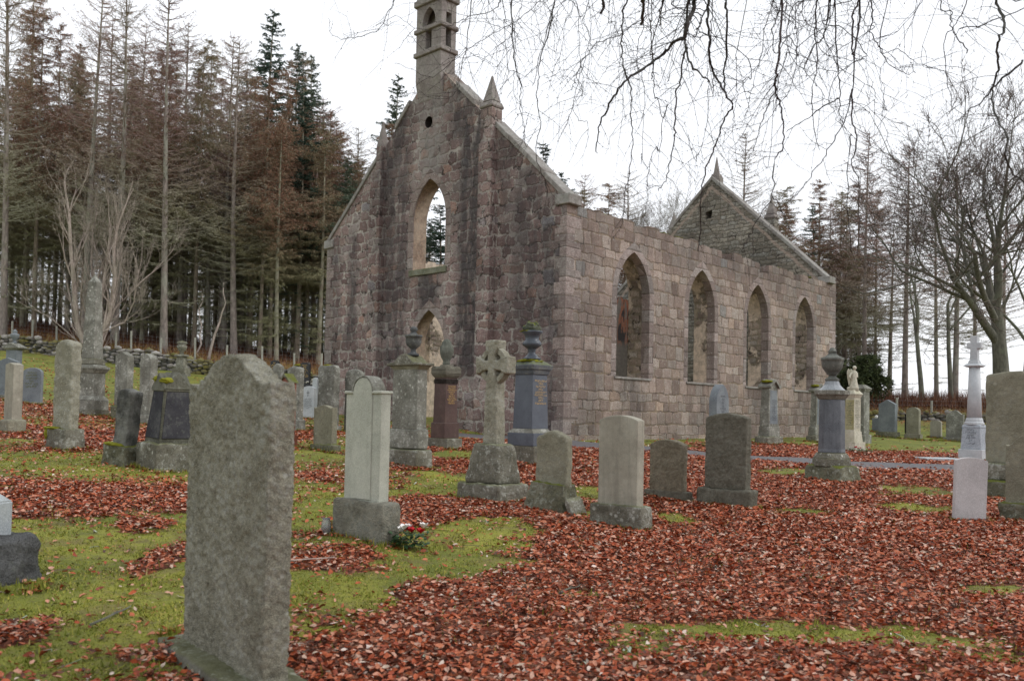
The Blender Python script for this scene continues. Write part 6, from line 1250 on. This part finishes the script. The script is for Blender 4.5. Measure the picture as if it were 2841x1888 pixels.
def crooked(px, Y, h, seed, label, r0=.07):
    r = random.Random(seed); x = xa(px, Y); root = thing('birch_sapling', label, 'tree', (x, Y, g1(x, Y)), 0); pts = []; p = Vector((0, 0, -.2))
    for i in range(9): pts.append(p.copy()); p += Vector((r.uniform(-.16, .22), 0, h / 8))
    mb = MB(); mb.tube(pts, [r0 * (1 - i / 9.5) for i in range(9)], 6); mb.build('trunk', BK_W, root, smooth=True)
    mb = MB()
    for i in range(26):
        k = r.uniform(.35, 1) * 7.9; j = int(k); q = pts[j].lerp(pts[j + 1], k - j); e = Vector((r.uniform(-1, 1), r.uniform(-1, 1), r.uniform(.1, 1))) * r.uniform(.4, 1.1); mb.tube([q, q + e * .5 + Vector((0, 0, .05)), q + e], [.014, .009, .003], 3, cap=False)
    mb.build('crown', BK_H, root)
crooked(575, 46.5, 4.4, 5, 'crooked pale birch stem leaning right at the edge of the wood', .09); crooked(548, 47.5, 3.8, 8, 'thin straight pale birch stem left of the crooked one', .06)
# dark evergreen bushes beyond the church corner
for px, Y, rr_, lb in ((2385, 45.5, 1.45, 'dark ivy-green bush at the far corner of the church'),):
    if rr_ == 0: continue
    x = xa(px, Y); root = thing('evergreen_bush', lb, 'bush', (x, Y, g1(x, Y))); n = 9000; P = nrg.normal(0, 1, (n, 3)); P /= np.linalg.norm(P, axis=1)[:, None]; P *= (nrg.random(n) ** .4)[:, None] * np.array([rr_, rr_ * .8, rr_]) ; P[:, 2] += rr_ * .9
    P *= (1 + .25 * np.sin(P[:, 0:1] * 4) * np.cos(P[:, 2:3] * 3)); e = nrg.normal(0, .09, (n, 2, 3)); co = np.stack([P, P + e[:, 0], P + e[:, 1]], 1).reshape(-1, 3)
    link('foliage', fast_mesh('foliage', co, np.arange(n * 3).reshape(-1, 3), twigm('ivy_leaf', [(0, (.03, .045, .022)), (1, (.10, .13, .055))])), root)
    mb = MB(); mb.tube([(0, 0, -.2), (0, 0, 1.2)], [.09, .04], 6); mb.build('trunk', BK_H, root)
# ------------------------------------------------------------------ overhanging beech: trunk out of frame at the right, limbs overhead, drooping twigs
def catmull(pts, sub=4):
    P = [Vector(p) for p in pts]; out = []
    for i in range(len(P) - 1):
        a = P[max(0, i - 1)]; b = P[i]; c = P[i + 1]; d = P[min(len(P) - 1, i + 2)]
        for k in range(sub):
            t = k / sub; out.append(.5 * ((2 * b) + (c - a) * t + (2 * a - 5 * b + 4 * c - d) * t * t + (3 * b - a - 3 * c + d) * t ** 3))
    out.append(P[-1]); return out
def overhang():
    r = random.Random(12)
    root = thing('overhanging_beech', 'old beech whose dark bare twigs hang down across the top of the photo', 'tree', (6.4, 3.2, g1(6.4, 3.2)))
    O = root.location
    def loc(p): return Vector(p) - O
    mb = MB(); mb.tube([loc(p) for p in catmull([(6.4, 3.2, -.3), (6.4, 3.2, .4), (6.3, 3.3, 2.5), (6.0, 3.6, 4.8), (5.6, 4.2, 7)], 3)], [.5, .46, .42, .38, .36, .35, .34, .32, .3, .28, .26, .24, .22][:13], 12); mb.build('trunk', BK_H, root, smooth=True)
    lz = 5.35
    limb = [(6.0, 3.6, 4.6), (4.6, 5.2, 5.2), (2.8, 5.9, lz), (.8, 6.2, lz + .1), (-1.4, 6.4, lz + .1), (-3.2, 6.6, lz)]
    mb = MB(); lp = catmull(limb, 4); mb.tube([loc(p) for p in lp], [.15 * (1 - i / (len(lp) + 3)) + .01 for i in range(len(lp))], 8); mb.build('limb', BK_H, root, smooth=True)
    S2 = list(STRANDS)
    for k in range(2):
        for pts, r0, r1 in STRANDS:
            if len(pts) < 4: continue
            ox, oy, sx = r.uniform(-.5, .5), r.uniform(-.6, .9), r.uniform(.55, .95) * r.choice([-1, 1]); z0 = pts[0][2]
            S2.append(([(pts[0][0] + ox + (p[0] - pts[0][0]) * sx, p[1] + oy, 4.7 + (p[2] - z0) * r.uniform(.6, .85)) for p in pts], min(r0 * .42, .004), r1 * .7))
    for pts, r0, r1 in S2:
        r0 *= 1.1 if r0 < .011 else (.85 if pts[0][0] < 1.6 else .62); r1 *= 1.2 if pts[0][0] < 1.6 else .9
        top = Vector(pts[0]); start = []
        if top.z > 4.1:
            q = min(lp, key=lambda p: (p.x - top.x) ** 2 * 2 + (p.y - top.y) ** 2)
            start = [q, q.lerp(top, .5) + Vector((0, 0, .12))]
        P = catmull([*start, *pts], 5)
        P = [p + Vector((r.uniform(-1, 1), r.uniform(-1, 1), r.uniform(-1, 1))) * .008 for p in P]
        n = len(P); mb = MB()
        mb.tube([loc(p) for p in P], [(r0 + (r1 - r0) * (i / n)) * r.uniform(.85, 1.2) for i in range(n)], 5)
        # side twigs and buds
        def twig(p, d, l, rad, lv):
            pp = [p.copy()]; m_ = max(3, int(l / .07))
            for i in range(m_):
                d = (d + Vector((r.uniform(-1, 1), r.uniform(-1, 1), r.uniform(-1, 1))) * .22 + Vector((0, 0, -.07))).normalized(); pp.append(pp[-1] + d * l / m_)
            mb.tube([loc(x) for x in pp], [rad * (1 - .7 * i / m_) for i in range(m_ + 1)], 3, cap=False)
            for i in range(1, m_ + 1):
                if r.random() < .8 and lv < 1:
                    s_ = 1 if i % 2 else -1; b = pp[i]; e = (d.cross(Vector((0, 1, .3))).normalized() * s_ * .6 + d).normalized() * .014; mb.tube([loc(b), loc(b + e * .5), loc(b + e)], [.0012, .0024, .0003], 3, cap=False)
                if lv < 2 and r.random() < (.24 if lv == 0 else .1):
                    s_ = 1 if r.random() < .5 else -1; sd_ = d.cross(Vector((0, 1, 0))).normalized() * s_
                    twig(pp[i], (d + sd_ * .8 + Vector((0, r.uniform(-.3, .3), 0))).normalized(), l * r.uniform(.35, .7), rad * .65, lv + 1)
        i = 3
        while i < n:
            if P[i].z < 5 and r.random() < (.30 if r0 > .0062 else .2):
                d = (P[i] - P[i - 1]).normalized(); s_ = 1 if r.random() < .5 else -1; sd_ = d.cross(Vector((0, 1, 0))).normalized() * s_
                k = 1 - i / n
                twig(P[i], (d + sd_ * r.uniform(.5, 1.1) + Vector((0, r.uniform(-.3, .3), 0))).normalized(), r.uniform(.18, .75) * (.5 + k * .7), max(.0021, r0 * .25 * k + .001), 0)
            i += 1
        for i in range(2, n):   # knobbly spurs
            if r.random() < .5:
                e = Vector((r.uniform(-1, 1), r.uniform(-1, 1), r.uniform(-1, .4))) * .012 * (1 + r0 * 60); mb.tube([loc(P[i]), loc(P[i] + e)], [max(.0018, r1), .0006], 3, cap=False)
        mb.build('hanging_branch', BK_D, root)
overhang()
# ------------------------------------------------------------------ fallen twigs on the ground
tags = [('pale forked twig lying on the moss at lower left', -1.72, 4.9, .22, .5), ('long thin curved twig on the moss, at the far lower left', -2.2, 4.6, .45, 1.6), ('dark lichened stick lying across the moss behind the nearest headstone', -2.0, 6.1, .8, .1), ('pale wavy twig lying on the leaves in the middle foreground', .35, 5.9, .35, 1.4), ('short grey twig in the leaves, left of the wavy one', -.1, 5.4, .3, 1.9)]
for k, (lb, x, y, l, a) in enumerate(tags):
    r = random.Random(k); p = Vector((0, 0, .02)); pts = [p.copy()]; d = a
    for i in range(7): d += r.uniform(-.35, .35); p = p + Vector((math.cos(d) * l / 7, math.sin(d) * l / 7, r.uniform(-.004, .006))); pts.append(p.copy())
    mb = MB(); mb.tube(pts, [.008 - i * .0006 for i in range(8)], 5); mb.tube([pts[3], pts[3] + Vector((.05, .07, .02))], [.005, .002], 4)
    o = mb.build('fallen_twig', [BK_W, BK_H][k % 2 if k else 0]); o.location = (x, y, g1(x, y) + .012); tag(o, lb, 'twig')
